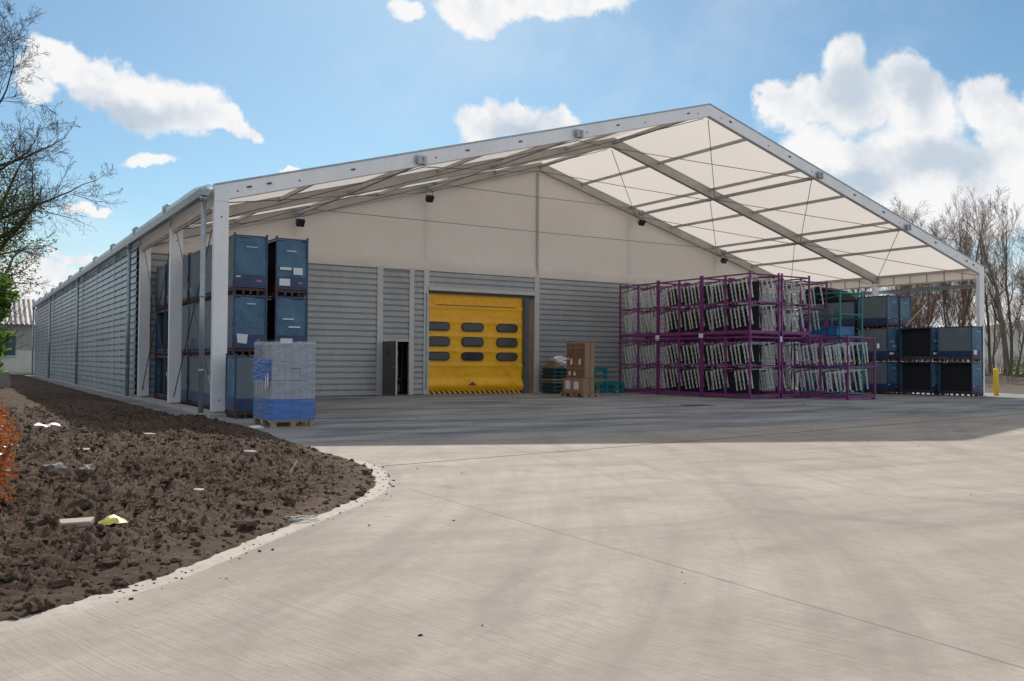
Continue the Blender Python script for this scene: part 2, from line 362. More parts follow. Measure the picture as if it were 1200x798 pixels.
EDGE = [(-30,-21.5),(-20,-18.6),(-12,-16.9),(-8,-16.0),(-6,-15.45),(-4.49,-15.04),(-4.1,-14.8),(-3.61,-14.42),(-2.9,-13.67),(-2.25,-13.0),(-1.72,-12.45),(-1.3,-11.9),(-1.02,-11.3),
        (-.72,-10.5),(-.58,-9.6),(-.52,-8.3),(-.42,-6.4),(-.22,-4.6),(-.16,-3.4),(-.28,-1.6),(-.38,-.6),(-.30,1.0),(-.22,5),(-.2,10),(-.2,58)]
def smooth_edge(pts):
    out = []
    for i in range(len(pts)-1):
        p0 = pts[max(i-1,0)]; p1 = pts[i]; p2 = pts[i+1]; p3 = pts[min(i+2,len(pts)-1)]
        for t in range(6):
            t /= 6.
            out.append(tuple(.5*((2*p1[k])+(-p0[k]+p2[k])*t+(2*p0[k]-5*p1[k]+4*p2[k]-p3[k])*t*t+(-p0[k]+3*p1[k]-3*p2[k]+p3[k])*t**3) for k in (0,1)))
    return out+[pts[-1]]
ES = smooth_edge(EDGE)
def edge_dist(x, y):
    """signed: >0 on the soil side (left of the edge polyline)"""
    best = 1e9; sg = 1
    for i in range(len(ES)-1):
        ax, ay = ES[i]; bx, by = ES[i+1]
        dx, dy = bx-ax, by-ay; l2 = dx*dx+dy*dy
        t = max(0, min(1, ((x-ax)*dx+(y-ay)*dy)/l2)); px, py = ax+dx*t-x, ay+dy*t-y
        d = px*px+py*py
        if d < best: best = d; sg = 1 if dx*(y-ay)-dy*(x-ax) > 0 else -1
    return sg*math.sqrt(best)
# coarse cache of the distance field
GX0, GY0, GS = -16., -22., .25
NXg, NYg = 68, 320
DF = [[edge_dist(GX0+i*GS, GY0+j*GS) for i in range(NXg)] for j in range(NYg)]
def dist(x, y):
    fx = min(max((x-GX0)/GS,0),NXg-1.001); fy = min(max((y-GY0)/GS,0),NYg-1.001); i=int(fx); j=int(fy); a=fx-i; b=fy-j
    return (DF[j][i]*(1-a)+DF[j][i+1]*a)*(1-b)+(DF[j+1][i]*(1-a)+DF[j+1][i+1]*a)*b
def sstep(a, b, x):
    t = max(0, min(1, (x-a)/(b-a))); return t*t*(3-2*t)
def soil_h(x, y, fine=True):
    d = dist(x, y) + (.035*noise.noise(Vector((x*1.7, y*1.7, 3.)))) + (.035*noise.noise(Vector((x*7, y*7, 1.))) if fine else 0)
    if d < -.15: return -.12
    base = -.03 + .055*sstep(-.12, .06, d) + .03*sstep(.05,.4,d) + .13*sstep(.2, 2.2, d)
    amp = (.08*sstep(-.1,.05,d)+.92*sstep(.03, .6, d))*(.55 + .45*sstep(0, 12, 8-y))
    if x > -1.2 and y > -1: base -= .10*sstep(-1.2,-.3,x)*sstep(-1,1,y); amp *= 1-.6*sstep(-1.2,-.3,x)*sstep(-1,1,y)
    p = Vector((x, y, 0))
    h = .10*noise.noise(p*.9) + .06*noise.noise(p*2.3+Vector((9,0,0)))
    if fine:
        b1 = abs(noise.noise(p*5.2+Vector((3,7,0)))); b2 = abs(noise.noise(p*11.+Vector((1,2,5)))); b3 = abs(noise.noise(p*23.))
        b4 = noise.noise(p*34.); h += .05*b1 + .06*b2 + .075*b3 + .05*max(0,b4) + .02*noise.noise(p*60.) - .035
    return base + h*amp
def spaced(segs):
    out = []
    for a, b, s in segs:
        n = max(1, int(round((b-a)/s))); out += [a+(b-a)*i/n for i in range(n)]
    return out+[segs[-1][1]]
xs = spaced([(-14,-6,.35),(-6,-4.6,.08),(-4.6,-.2,.022),(-.2,.3,.1)])
ys = spaced([(-19,-15.2,.3),(-15.2,-10.5,.022),(-10.5,-5,.034),(-5,2,.08),(2,14,.16),(14,56,.4)])
mb = MB(); nx = len(xs)
vs = [(x, y, soil_h(x, y)) for y in ys for x in xs]
mb.add(vs, [(j*nx+i, j*nx+i+1, (j+1)*nx+i+1, (j+1)*nx+i) for j in range(len(ys)-1) for i in range(nx-1)
            if max(vs[j*nx+i][2], vs[j*nx+i+1][2], vs[(j+1)*nx+i][2], vs[(j+1)*nx+i+1][2]) > -.11], True)
tag(mb.build('soil', M['soil'], fix=False), 'dark turned soil beside the warehouse wall', kind='structure')

# clods: lumpy little stones of earth
def lump(mb, c, r, k=0):
    t = (1+5**.5)/2
    base = [(-1,t,0),(1,t,0),(-1,-t,0),(1,-t,0),(0,-1,t),(0,1,t),(0,-1,-t),(0,1,-t),(t,0,-1),(t,0,1),(-t,0,-1),(-t,0,1)]
    F = [(0,11,5),(0,5,1),(0,1,7),(0,7,10),(0,10,11),(1,5,9),(5,11,4),(11,10,2),(10,7,6),(7,1,8),(3,9,4),(3,4,2),(3,2,6),(3,6,8),(3,8,9),(4,9,5),(2,4,11),(6,2,10),(8,6,7),(9,8,1)]
    rot = Matrix.Rotation(rnd.random()*6.28, 3, 'Z') @ Matrix.Rotation(rnd.random()*3, 3, 'X')
    vs = [Vector(b).normalized() for b in base]; fs = F
    if r > .022:
        ed = {}; fs2 = []
        def midp(a, b):
            key = (min(a,b), max(a,b))
            if key not in ed: vs.append(((vs[a]+vs[b])/2).normalized()); ed[key] = len(vs)-1
            return ed[key]
        for a, b, c_ in F:
            x, y, z = midp(a,b), midp(b,c_), midp(c_,a); fs2 += [(a,x,z),(b,y,x),(c_,z,y),(x,y,z)]
        fs = fs2
    sd = Vector((rnd.random()*50, rnd.random()*50, 0)); sx = rnd.uniform(.6,1.5); sz = rnd.uniform(.5,.9)
    out = []
    for v_ in vs:
        q = rot @ (v_*(r*(1+.75*noise.noise(v_*1.9+sd)+.5*noise.noise(v_*4+sd))))
        out.append((c[0]+q.x*sx, c[1]+q.y, c[2]+q.z*sz))
    mb.add(out, fs, False)
mb = MB()
for i in range(26000):
    y = -15.4 + 17*rnd.random()**1.5
    x = rnd.uniform(-5.4, -.3)
    d = dist(x, y)
    if d < -.02: continue
    if d < .3 and rnd.random() < .55: continue
    r = .005 + .022*rnd.random()**2.6
    if rnd.random() < .014: r = rnd.uniform(.03,.055)
    lump(mb, (x, y, soil_h(x,y)+r*.12), r)
for i in range(260):     # crumbs that rolled out on the slab
    k = rnd.randrange(36, len(ES)-60); ex, ey = ES[k]; a = abs(rnd.gauss(0,.09))
    x = ex+a+rnd.uniform(-.1,.1); y = ey-a*.6+rnd.uniform(-.1,.1)
    if y > -1.5: continue
    r = .003+.010*rnd.random()**2; lump(mb, (x, y, max(0,soil_h(x,y))+r*.3), r)
tag(mb.build('soil_clods', M['soil'], fix=False), 'loose lumps of earth strewn over the turned soil', kind='stuff')
mb = MB()
for i in range(150):
    x = rnd.uniform(-4,24); y = rnd.uniform(-18.5,-2)
    if dist(x,y) > -.3 and x < 0: continue
    r = .003+.007*rnd.random()**2; lump(mb, (x,y,r*.4), r)
for i in range(60):
    x = rnd.uniform(2,22); y = rnd.uniform(-4,9); r = .006+.016*rnd.random()**2; lump(mb,(x,y,r*.3),r)
tag(mb.build('grit', M['soil'], fix=False), 'small stones and crumbs scattered on the concrete', kind='stuff')

# smooth trowelled edge band of the slab
mb = MB(); L_ = []; R_ = []; Q_ = []
for i in range(0, len(ES)-60):
    ax, ay = ES[max(i-1,0)]; bx, by = ES[i+1]; l = math.hypot(bx-ax,by-ay); nxx, nyy = (by-ay)/l, -(bx-ax)/l
    L_.append((ES[i][0]-nxx*.1, ES[i][1]-nyy*.1, .004)); R_.append((ES[i][0]+nxx*.13, ES[i][1]+nyy*.13, .004)); Q_.append((ES[i][0]+nxx*.17, ES[i][1]+nyy*.17, -.002))
n = len(L_); mb.add(L_+R_+Q_, [(i,n+i,n+i+1,i+1) for i in range(n-1)]+[(n+i,2*n+i,2*n+i+1,n+i+1) for i in range(n-1)], True)
tag(mb.build('slab_edge', worn('trowelled_edge',(.37,.325,.28),.88,0,.14,3,(.24,.185,.14),.6,.1), fix=False), 'smooth pale border of the concrete along the soil', kind='structure')

# ------------------------------------------------------------------ WAREHOUSE
wh = empty('warehouse'); tag(wh, 'long white-roofed frame warehouse with grey ribbed walls and an open canopy end', 'warehouse')
def part(mb, name, mat, parent=wh, bevel=0, label=None):
    o = mb.build(name, M[mat] if isinstance(mat, str) else mat, parent, bevel)
    if label: o['label'] = label
    return o

PW, PT, RD = .32, .15, .36          # post width (x), thickness (y), rafter vertical depth
for k in range(NB+1):
    yc = k*BAY; y0, y1 = (yc, yc+PT) if k == 0 else (yc-PT/2, yc+PT/2)
    if k == 2: y0, y1 = yc-.20, yc-.05
    for sgn in (0, 1):
        def mx(x): return W-x if sgn else x
        # post
        mb = MB(); a, b = sorted((mx(0), mx(PW)))
        mb.box(a, b, y0, y1, .10, EV-.34)
        o = part(mb, 'frame_post', 'alu', bevel=.012)
        if k < 4:
            mb = MB(); mb.box(a+.02, b-.02, y0-.06, y1+.06, .0, .02); mb.box(a+.09, b-.09, y0+.03, y1-.03, .02, .10)
            part(mb, 'base_plate', 'galv', o)
            mb = MB()
            for zz in (4.35, .35): mb.tube([(a+.16,y0-.012,zz),(a+.16,y0+.004,zz)], .017, 8)
            part(mb, 'bolt', 'darkgap', o)
        # rafter half with haunch corner
        xa, xb = 0, MID
        poly = [(mx(0), EV), (MID, AP), (MID, AP-RD), (mx(PW), EV+SL*PW-RD), (mx(PW), EV-.34), (mx(0), EV-.34)]
        poly = [(p, q) for p, q in poly]
        mb = MB(); mb.prism(poly, 'y', y0-.002, y1+.002)
        r_ = part(mb, 'rafter', 'alu' if k == 0 else 'alu_dull', bevel=.008)
        if k == 0:
            mb = MB()
            for x in (.75,1.2,3.2,6.3,7.9,11.2,13.9): 
                xx = mx(x); zc = rz(xx)-RD*.45
                mb.beam((xx-.05,y0-.012,zc-(.014 if not sgn else -.014)),(xx+.05,y0-.012,zc+(.014 if not sgn else -.014)),.03,.035,(0,0,1))
            for x in (.5,1.9,5.4,10.1,12.2,14.3):
                xx = mx(x); zc = rz(xx)-RD*.6; mb.tube([(xx,y0-.014,zc),(xx,y0+.004,zc)], .02, 8)
            part(mb, 'slot', 'darkgap', r_)
# keder cap on the front edge
for sgn in (0,1):
    mb = MB(); xa = W if sgn else 0
    mb.beam((xa,.07,EV+.02),(MID,.07,AP+.02),.17,.035)
    part(mb, 'edge_cap', 'galv')
# purlins and thick tubes
for sgn in (0,1):
    for x in (16.84,19.38,21.7,24.22,26.67):
        xx = x if not sgn else W-x
        for k in range(2):
            mb = MB(); z = rz(xx)-.115
            mb.beam((xx, k*BAY+PT*.5*(k==0)+.07, z), (xx, (k+1)*BAY-(.21 if k==1 else .07), z), .06, .10)
            part(mb, 'purlin', 'alu_dull')
    for x in (19.78, 24.6):
        xx = x if not sgn else W-x
        mb = MB(); z = rz(xx)-.27
        mb.beam((xx, -.10, z), (xx, YG-.35, z), .10, .10)
        t = part(mb, 'brace_tube', 'alu_dull')
        for yy in (-.03, BAY+.1, YG-.4):
            mb = MB(); mb.box(xx-.15,xx+.15,yy-.05,yy-.025,z-.02,z+.16); mb.box(xx-.11,xx-.05,yy-.09,yy+.02,z-.06,z+.12); mb.box(xx+.05,xx+.11,yy-.09,yy+.02,z-.06,z+.12)
            part(mb, 'clamp', 'galv', t)
# ridge + eave beams
mb = MB(); mb.beam((MID,.15,AP-.2),(MID,YG-.2,AP-.2),.12,.10); part(mb,'ridge_beam','alu_dull')
# roof membrane panels (one per bay and slope) with slight sag between the frames
for k in range(NB):
    for sgn in (0,1):
        mb = MB(); nxr, nyr = 24, 8; vs = []
        for j in range(nyr+1):
            y = k*BAY + BAY*j/nyr; tt = j/nyr
            for i in range(nxr+1):
                x = MID*i/nxr; xx = W-x if sgn else x
                s = 4*tt*(1-tt)*(.045+.02*math.sin(i*.9+k))*min(1,(i+.3)/2)*min(1,(nxr-i+.3)/2)
                vs.append((xx, y, rz(xx)-.03-s))
        mb.add(vs, [(j*(nxr+1)+i, j*(nxr+1)+i+1, (j+1)*(nxr+1)+i+1, (j+1)*(nxr+1)+i) for j in range(nyr) for i in range(nxr)], True)
        part(mb, 'roof_membrane', 'roof')
# eave valances: between eave rail and lower rail on both sides, with vertical seams
for sgn in (0,1):
    for k in range(NB):
        y0, y1 = k*BAY+.09, (k+1)*BAY-.09
        xx = W-.06 if sgn else .02
        if sgn or k < 2:
            mb = MB(); mb.beam((xx-.08*(1 if sgn else -1),y0,EV-.05),(xx-.08*(1 if sgn else -1),y1,EV-.05),.09,.09); part(mb,'eave_rail','alu_dull')
            mb = MB(); mb.beam((xx-.08*(1 if sgn else -1),y0,EV-.46),(xx-.08*(1 if sgn else -1),y1,EV-.46),.05,.06); part(mb,'eave_rail','alu_dull')
            mb = MB(); mb.box(xx-.01,xx+.01,y0,y1,EV-.44,EV-.09); v = part(mb,'valance','roof')
            mb = MB()
            for q in range(1,6): 
                yy = y0+(y1-y0)*q/6; xi = xx-.03 if sgn else xx+.03
                mb.box(xi-.01,xi+.01,yy-.012,yy+.012,EV-.44,EV-.09)
            part(mb,'seam','brownwood',v)
# left eave outside: pale band above the gutter, upstands, gutter, downpipes
for k in range(NB):
    mb = MB(); y0, y1 = k*BAY+.05, (k+1)*BAY-.05; n = 10; vs = []
    for j in range(n+1):
        y = y0+(y1-y0)*j/n; w_ = .012*math.sin(j*2.1+k); hh_ = sstep(0,1.6,y)
        for zz, off in ((EV-.12,-.13),(EV+.0+.03*hh_,-.16),(EV+.02+.13*hh_,-.13),(EV+.0+.10*hh_,0.02)): vs.append((off+w_, y, zz+w_*.5))
    mb.add(vs, [(j*4+i,j*4+i+1,(j+1)*4+i+1,(j+1)*4+i) for j in range(n) for i in range(3)], False)
    part(mb,'eave_sheet','valance')
for k in range(1,NB+1):
    mb = MB(); y = k*BAY; mb.prism([(-.19,EV-.12),(.05,EV-.12),(.05,EV+.25),(-.10,EV+.28),(-.20,EV+.20)],'y',y-.07,y+.07); part(mb,'eave_upstand','galv',bevel=.01)
mb = MB(); mb.prism([(-.30,EV-.10),(-.10,EV-.10),(-.10,EV-.115),(-.125,EV-.25),(-.275,EV-.25),(-.31,EV-.10)],'y',-.05,LEN+.1)
part(mb,'gutter','galv',bevel=.004)
for i, y in enumerate((.10, 10.1, 24.4, 38.8, 52.6)):
    mb = MB(); mb.tube([(-.20,y,EV-.35),(-.20,y,.08)], .058, 12, cap=True)
    dp = part(mb,'downpipe','galv')
    mb = MB(); mb.tube([(-.20,y,EV-.255),(-.20,y,EV-.30),(-.20,y,EV-.37)], [.095,.09,.062], 12); part(mb,'funnel','galv',dp)
    mb = MB()
    for zz in (1.0,2.6): mb.tube([(-.20,y,zz-.03),(-.20,y,zz+.03)], .068, 12)
    part(mb,'pipe_collar','galv',dp)
# right eave bracket and lamp arm
mb = MB(); mb.box(W+.02,W+.20,.02,.12,EV-.75,EV-.68); mb.box(W+.14,W+.22,.0,.12,EV-.98,EV-.70); part(mb,'gutter_bracket','alu_dull')
mb = MB(); mb.prism([(W+.12,EV-.62),(W+.30,EV-.62),(W+.28,EV-.76),(W+.14,EV-.76)],'y',.1,LEN); part(mb,'gutter','galv')

# corrugated cladding sheet: profile repeated up the wall
def profile(z0, z1, pitch=.205):
    out = []; z = z0
    while z < z1-1e-6:
        for dz, d in ((0,0.),(.006,.052),(.150,.046),(.172,0.0)):
            if z+dz <= z1: out.append((min(z+dz,z1), d))
        z += pitch
    out.append((z1, 0)); return out
def cladding(name, axis, at, sign, a, b, z0, z1, mat, parent=wh, pitch=.205):
    pr = profile(z0, z1, pitch); mb = MB(); vs = []
    for z, d in pr:
        for t in (a, b): vs.append((t, at+sign*d, z) if axis == 'y' else (at+sign*d, t, z))
    mb.add(vs, [(2*i,2*i+1,2*i+3,2*i+2) for i in range(len(pr)-1)])
    o = part(mb, name, mat, parent); return o
YW = YG
WT = 4.56
# gable wall panels: (x0,x1,z0,z1)
for x0, x1, z0, z1 in ((.12,7.92,.02,WT),(8.16,9.18,1.99,WT),(9.38,9.76,.02,WT),(9.99,14.62,3.93,WT),(14.86,19.4,.02,WT),(19.6,24.4,.02,WT),(24.6,29.45,.02,WT)):
    cladding('wall_panel','y',YW,-1,x0,x1,z0,z1,'clad')
for x0, x1 in ((7.92,8.16),(9.18,9.38),(9.76,9.99),(14.62,14.86),(19.4,19.6),(24.4,24.6)):
    mb = MB(); mb.box(x0+.003,x1-.003,YW-.085,YW+.03,.0,WT+.02); part(mb,'wall_post','trim',bevel=.01)
# fabric gable above the cladding
mb = MB(); nxg = 60; vs = []; nz = 10
poles = [0,4.93,9.87,14.74,19.5,24.5,W]
for i in range(nxg+1):
    x = .05+(W-.1)*i/nxg; top = rz(x)-.10
    for j in range(nz+1):
        t = j/nz; z = WT-.02+(top-WT+.02)*t
        dp_ = min(abs(x-p) for p in poles); 
        y = YW+.03 + .05*math.sin(x*1.3+t*3)*t*(1-t)*2 + .06*min(1,dp_/2.)*math.sin(t*math.pi)
        vs.append((x,y,z))
mb.add(vs, [(i*(nz+1)+j, (i+1)*(nz+1)+j, (i+1)*(nz+1)+j+1, i*(nz+1)+j+1) for i in range(nxg) for j in range(nz)], True)
part(mb,'gable_membrane','gable')
mb = MB(); nxg=60; vs=[]
for i in range(nxg+1):
    x = .12+(W-.24)*i/nxg
    for z, y in ((WT-.04,YW-.075),(WT+.26,YW-.03),(WT+.38,YW+.015)): vs.append((x, y+.008*math.sin(x*2.2), z+(.02*math.sin(x*.9) if z>WT+.2 else 0)))
mb.add(vs, [(i*3+j,(i+1)*3+j,(i+1)*3+j+1,i*3+j+1) for i in range(nxg) for j in range(2)], True)
part(mb,'gable_skirt','gable')
mb = MB(); mb.box(MID-.045,MID+.045,YW-.05,YW+.0,WT+.05,AP-.42); part(mb,'gable_pole','alu_dull')
for x in (4.93,9.87,19.5,24.5):
    mb = MB(); mb.box(x-.05,x+.05,YW+.12,YW+.2,WT,rz(x)-.4); part(mb,'gable_pole','alu_dull')
# header over the door, rails, side board
mb = MB(); mb.box(9.96,14.62,YW-.14,YW+.05,3.80,3.93); part(mb,'door_header','trim',bevel=.01)
mb = MB(); mb.box(9.96,14.60,YW-.10,YW+.05,3.70,3.797); part(mb,'door_header','darkgap')
mb = MB(); mb.box(14.08,14.34,YW-.12,YW+.02,0,3.697); mb.box(14.12,14.18,YW-.15,YW-.12,0,3.6); part(mb,'guide_rail','doorleaf')
mb = MB(); mb.box(14.34,14.60,YW-.04,YW+.02,0,3.697); part(mb,'side_board','brownwood')
mb = MB(); mb.box(9.86,9.93,YW-.13,YW-.09,.2,3.7); part(mb,'guide_rail','galv')
# yellow roll-up curtain with rounded windows
def stadium(cx, cz, w, h, n=8):
    r = h/2; out = []
    for i in range(n+1): a = -math.pi/2+math.pi*i/n; out.append((cx+w/2-r+r*math.cos(a), cz+r*math.sin(a)))
    for i in range(n+1): a = math.pi/2+math.pi*i/n; out.append((cx-w/2+r+r*math.cos(a), cz+r*math.sin(a)))
    return out
mb = MB(); nxc, nzc = 46, 60; vs = []
for j in range(nzc+1):
    z = .12+(3.58)*j/nzc
    for i in range(nxc+1):
        x = 9.93+4.17*i/nxc; y = YW-.03
        y -= .028*max(0,math.cos((z-.53)*2*math.pi/.535))**8 * (1 if z > .4 else 0)
        if z < .55: y -= .09*math.sin((z-.12)/.43*math.pi)*(1+.25*math.sin(x*3.1)+.15*math.sin(x*9))
        if z > 3.2: y += .012*math.sin(x*14+z*9)
        if z < 1.1 and x > 13.3: y -= .03*math.sin((x-13.3)*9+z*7)
        vs.append((x,y,z))
mb.add(vs, [(j*(nxc+1)+i, j*(nxc+1)+i+1, (j+1)*(nxc+1)+i+1, (j+1)*(nxc+1)+i) for j in range(nzc) for i in range(nxc)], True)
door = part(mb,'roller_door','yellow'); door['label'] = 'yellow fabric roll-up door with nine rounded windows'
for cz in (2.49,1.95,1.42):
    for cx in (10.40,11.84,13.37):
        ww = .94 if cx < 11 else .97
        mb = MB(); mb.prism(stadium(cx,cz,ww,.33),'y',YW-.076,YW-.03); wd = part(mb,'window','black',door)
        mb = MB(); mb.prism(stadium(cx,cz,ww-.09,.25),'y',YW-.082,YW-.077); part(mb,'pane','glassdark',door)
mb = MB(); mb.box(9.95,14.05,YW-.09,YW-.02,.012,.12); part(mb,'hazard_strip','hazard',door)
mb = MB(); mb.prism([(11.62,.34),(11.95,.34),(11.86,.40),(11.80,.47),(11.72,.40)],'y',YW-.155,YW-.150); part(mb,'door_emblem','skirt',door)
mb = MB(); mb.prism([(11.80,.39),(11.98,.35),(11.84,.46)],'y',YW-.162,YW-.157); part(mb,'door_emblem','logo_red',door)
# roll soiling strip at top
mb = MB(); mb.box(10.3,13.8,YW-.060,YW-.052,3.28,3.31); part(mb,'stiffener','brownwood',door)
# personnel door: leaf folded open, dark opening
mb = MB(); mb.box(8.16,9.18,YW-.09,YW-.02,1.93,1.985); part(mb,'door_lintel','trim',bevel=.005)
ang = R(-86)
leaf = MB(); leaf.box(0,.94,-.045,0,.03,1.93); lf = part(leaf,'personnel_door','doorleaf'); lf.location=(8.22,YW-.09,0); lf.rotation_euler=(0,0,ang); lf['label']='open grey personnel door with a small black sign'
mb = MB(); mb.box(.34,.42,-.056,-.048,1.42,1.60); q = part(mb,'door_sign','black',lf)
mb = MB(); mb.tube([(.86,-.05,1.0),(.86,-.10,1.0),(.76,-.10,1.0)],.011,8); part(mb,'handle','galv',lf)
mb = MB(); mb.box(.936,.944,-.05,.004,.03,1.93); part(mb,'door_edge','trim',lf)
# stored brown rack inside the doorway
st = empty('storage_rack',(8.35,YW+.35,0)); tag(st,'dark shelf rack of brown parts standing just inside the open grey door','rack')
mb = MB()
for x in (0,.74): mb.box(x,x+.06,0,.06,0,1.85); mb.box(x,x+.06,.5,.56,0,1.85)
for z in (.08,.5,1.82): mb.box(0,.8,0,.56,z,z+.04)
mb.build('frame',M['black'],st)
for i in range(3):
    mb = MB(); x = .12+.24*i; mb.tube([(x,.1,.55),(x+.03,.1,.9),(x-.01,.12,1.25),(x+.05,.14,1.5),(x+.02,.2,1.7)],[.05,.035,.045,.03,.05],8); mb.build('hanging_part',M['card'],st)
mb = MB(); mb.box(.05,.75,.02,.5,.55,.60); mb.box(.08,.35,.05,.5,.12,.42); mb.box(.4,.7,.05,.5,.12,.36); mb.build('dark_box',M['card_dark'],st)

# left side wall
for k in range(2, NB):
    y0 = k*BAY+ (.02 if k > 2 else .10); y1 = (k+1)*BAY-.02
    n = 3 if k < 6 else 2
    for q in range(n):
        a = y0+(y1-y0)*q/n; b = y0+(y1-y0)*(q+1)/n
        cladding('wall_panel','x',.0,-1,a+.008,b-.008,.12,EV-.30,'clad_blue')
    for q in range(1,n):
        yy = y0+(y1-y0)*q/n; mb = MB(); mb.box(-.055,-.0,yy-.03,yy+.03,.10,EV-.28); part(mb,'joint_strip','trim')
    mb = MB(); mb.box(-.062,-.002,(k+1)*BAY-.05,(k+1)*BAY+.05,.10,EV-.28); part(mb,'joint_strip','trim')
mb = MB(); mb.box(.03,.06,YG+.1,LEN,.1,EV-.1); part(mb,'inner_lining','clad')
mb = MB(); mb.box(-.10,.35,-.25,LEN+.1,-.02,.065); part(mb,'plinth','concrete_plain',bevel=.015)
mb = MB(); mb.box(7.5,10.0,YG+1.6,YG+1.64,0,3.0); mb.box(7.5,7.54,YG+.1,YG+1.6,0,3.0); mb.box(9.96,10,YG+.1,YG+1.6,0,3.0); mb.box(7.5,10.0,YG+.1,YG+1.64,3.0,3.04); part(mb,'doorway_dark_box','darkgap')  # dark box added behind the open door to keep the doorway dark
# right side wall and back wall behind the canopy
mb = MB(); mb.box(W-.06,W-.0,YG+.05,LEN,.0,EV-.1); part(mb,'side_wall','clad')
mb = MB(); mb.prism([(0.1,0),(W-.1,0),(W-.1,EV-.06),(MID,AP-.08),(.1,EV-.06)],'y',LEN-.02,LEN+.04); part(mb,'back_wall','clad')

# cables: cross bracing in each canopy roof bay
def cable(a, b, r=.012, name='brace_cable'):
    a, b = Vector(a), Vector(b); m = (a+b)/2 + Vector((0,0,-.02))
    mb = MB(); mb.tube([a, m, b], r, 5); o = part(mb, name, 'cable')
    d = (b-a).normalized(); mb = MB(); p = b-d*.9; mb.tube([p, p+d*.12, p+d*.14, p+d*.34, p+d*.36, p+d*.5], [.012,.022,.014,.014,.022,.012], 6); part(mb,'turnbuckle','galv',o)
nodes = [MID+.1, 19.65, 24.4, 29.25]
for sgn in (0,1):
    for k in range(2):
        for i in range(3):
            xa, xb = nodes[i], nodes[i+1]
            if sgn: xa, xb = W-xa, W-xb
            za, zb = rz(xa)-RD-.02, rz(xb)-RD-.02
            if i == 2: zb = EV-.33
            ya, yb = k*BAY+.17, (k+1)*BAY-(.1 if k==0 else .22)
            cable((xa,ya,za),(xb,yb,zb)); cable((xa,yb,za),(xb,ya,zb))
for x, z in ((19.6,7.86),(24.17,6.48)):
    cable((W-x,YG-.3,z-.15),(x,YG-.3,z-.15),.010,'tie_cable')
# side bracing in the open bays of the left side
for k in range(2):
    y0, y1 = k*BAY+.2, (k+1)*BAY-.15
    cable((.12,y0,EV-.4),(.12,y1,.25),.014); cable((.12,y1,EV-.4),(.12,y0,.25),.010)

# floodlights under the tube ends at the gable
FL = empty('floodlight'); 
mb = MB(); mb.beam((-.14,0,-.02),(.14,0,-.02),.05,.012); mb.beam((-.13,0,-.02),(-.13,-.03,-.2),.012,.04); mb.beam((.13,0,-.02),(.13,-.03,-.2),.012,.04); mb.build('bracket',M['galv'],FL)
mb = MB()
a = R(40)
def rot(y,z): return (y*math.cos(a)-z*math.sin(a), y*math.sin(a)+z*math.cos(a))
pr = [(-.09,-.12),(.04,-.09),(.07,0),(.04,.09),(-.09,.12)]
mb.prism([(rot(y,z)[0]-.04, rot(y,z)[1]-.22) for y,z in pr],'x',-.12,.12); h_ = mb.build('housing',M['black'],FL,.008)
mb = MB(); mb.prism([(rot(y,z)[0]-.04, rot(y,z)[1]-.22) for y,z in ((-.095,-.10),(-.09,-.10),(-.09,.10),(-.095,.10))],'x',-.10,.10); mb.build('lens',M['glassdark'],FL)
for i in range(5):
    pass
register(FL)
fl_lab = ['black floodlight hanging left of the others, just above the blue stacks','black floodlight hanging above the left end of the yellow door','black floodlight under the right roof slope nearest the ridge','black floodlight over the purple racks at the right']
for i, (x, z) in enumerate(((4.96,6.12),(9.78,7.42),(19.78,7.42),(24.6,6.12))):
    o = FL if i == 0 else copy_tree(FL); o.location = (x, YG-.40, z-.04); o.scale = (1.1,1.1,1.1)
    tag(o, fl_lab[i], 'floodlight', 'floodlights under the canopy roof')
# (all copies take their positions above)

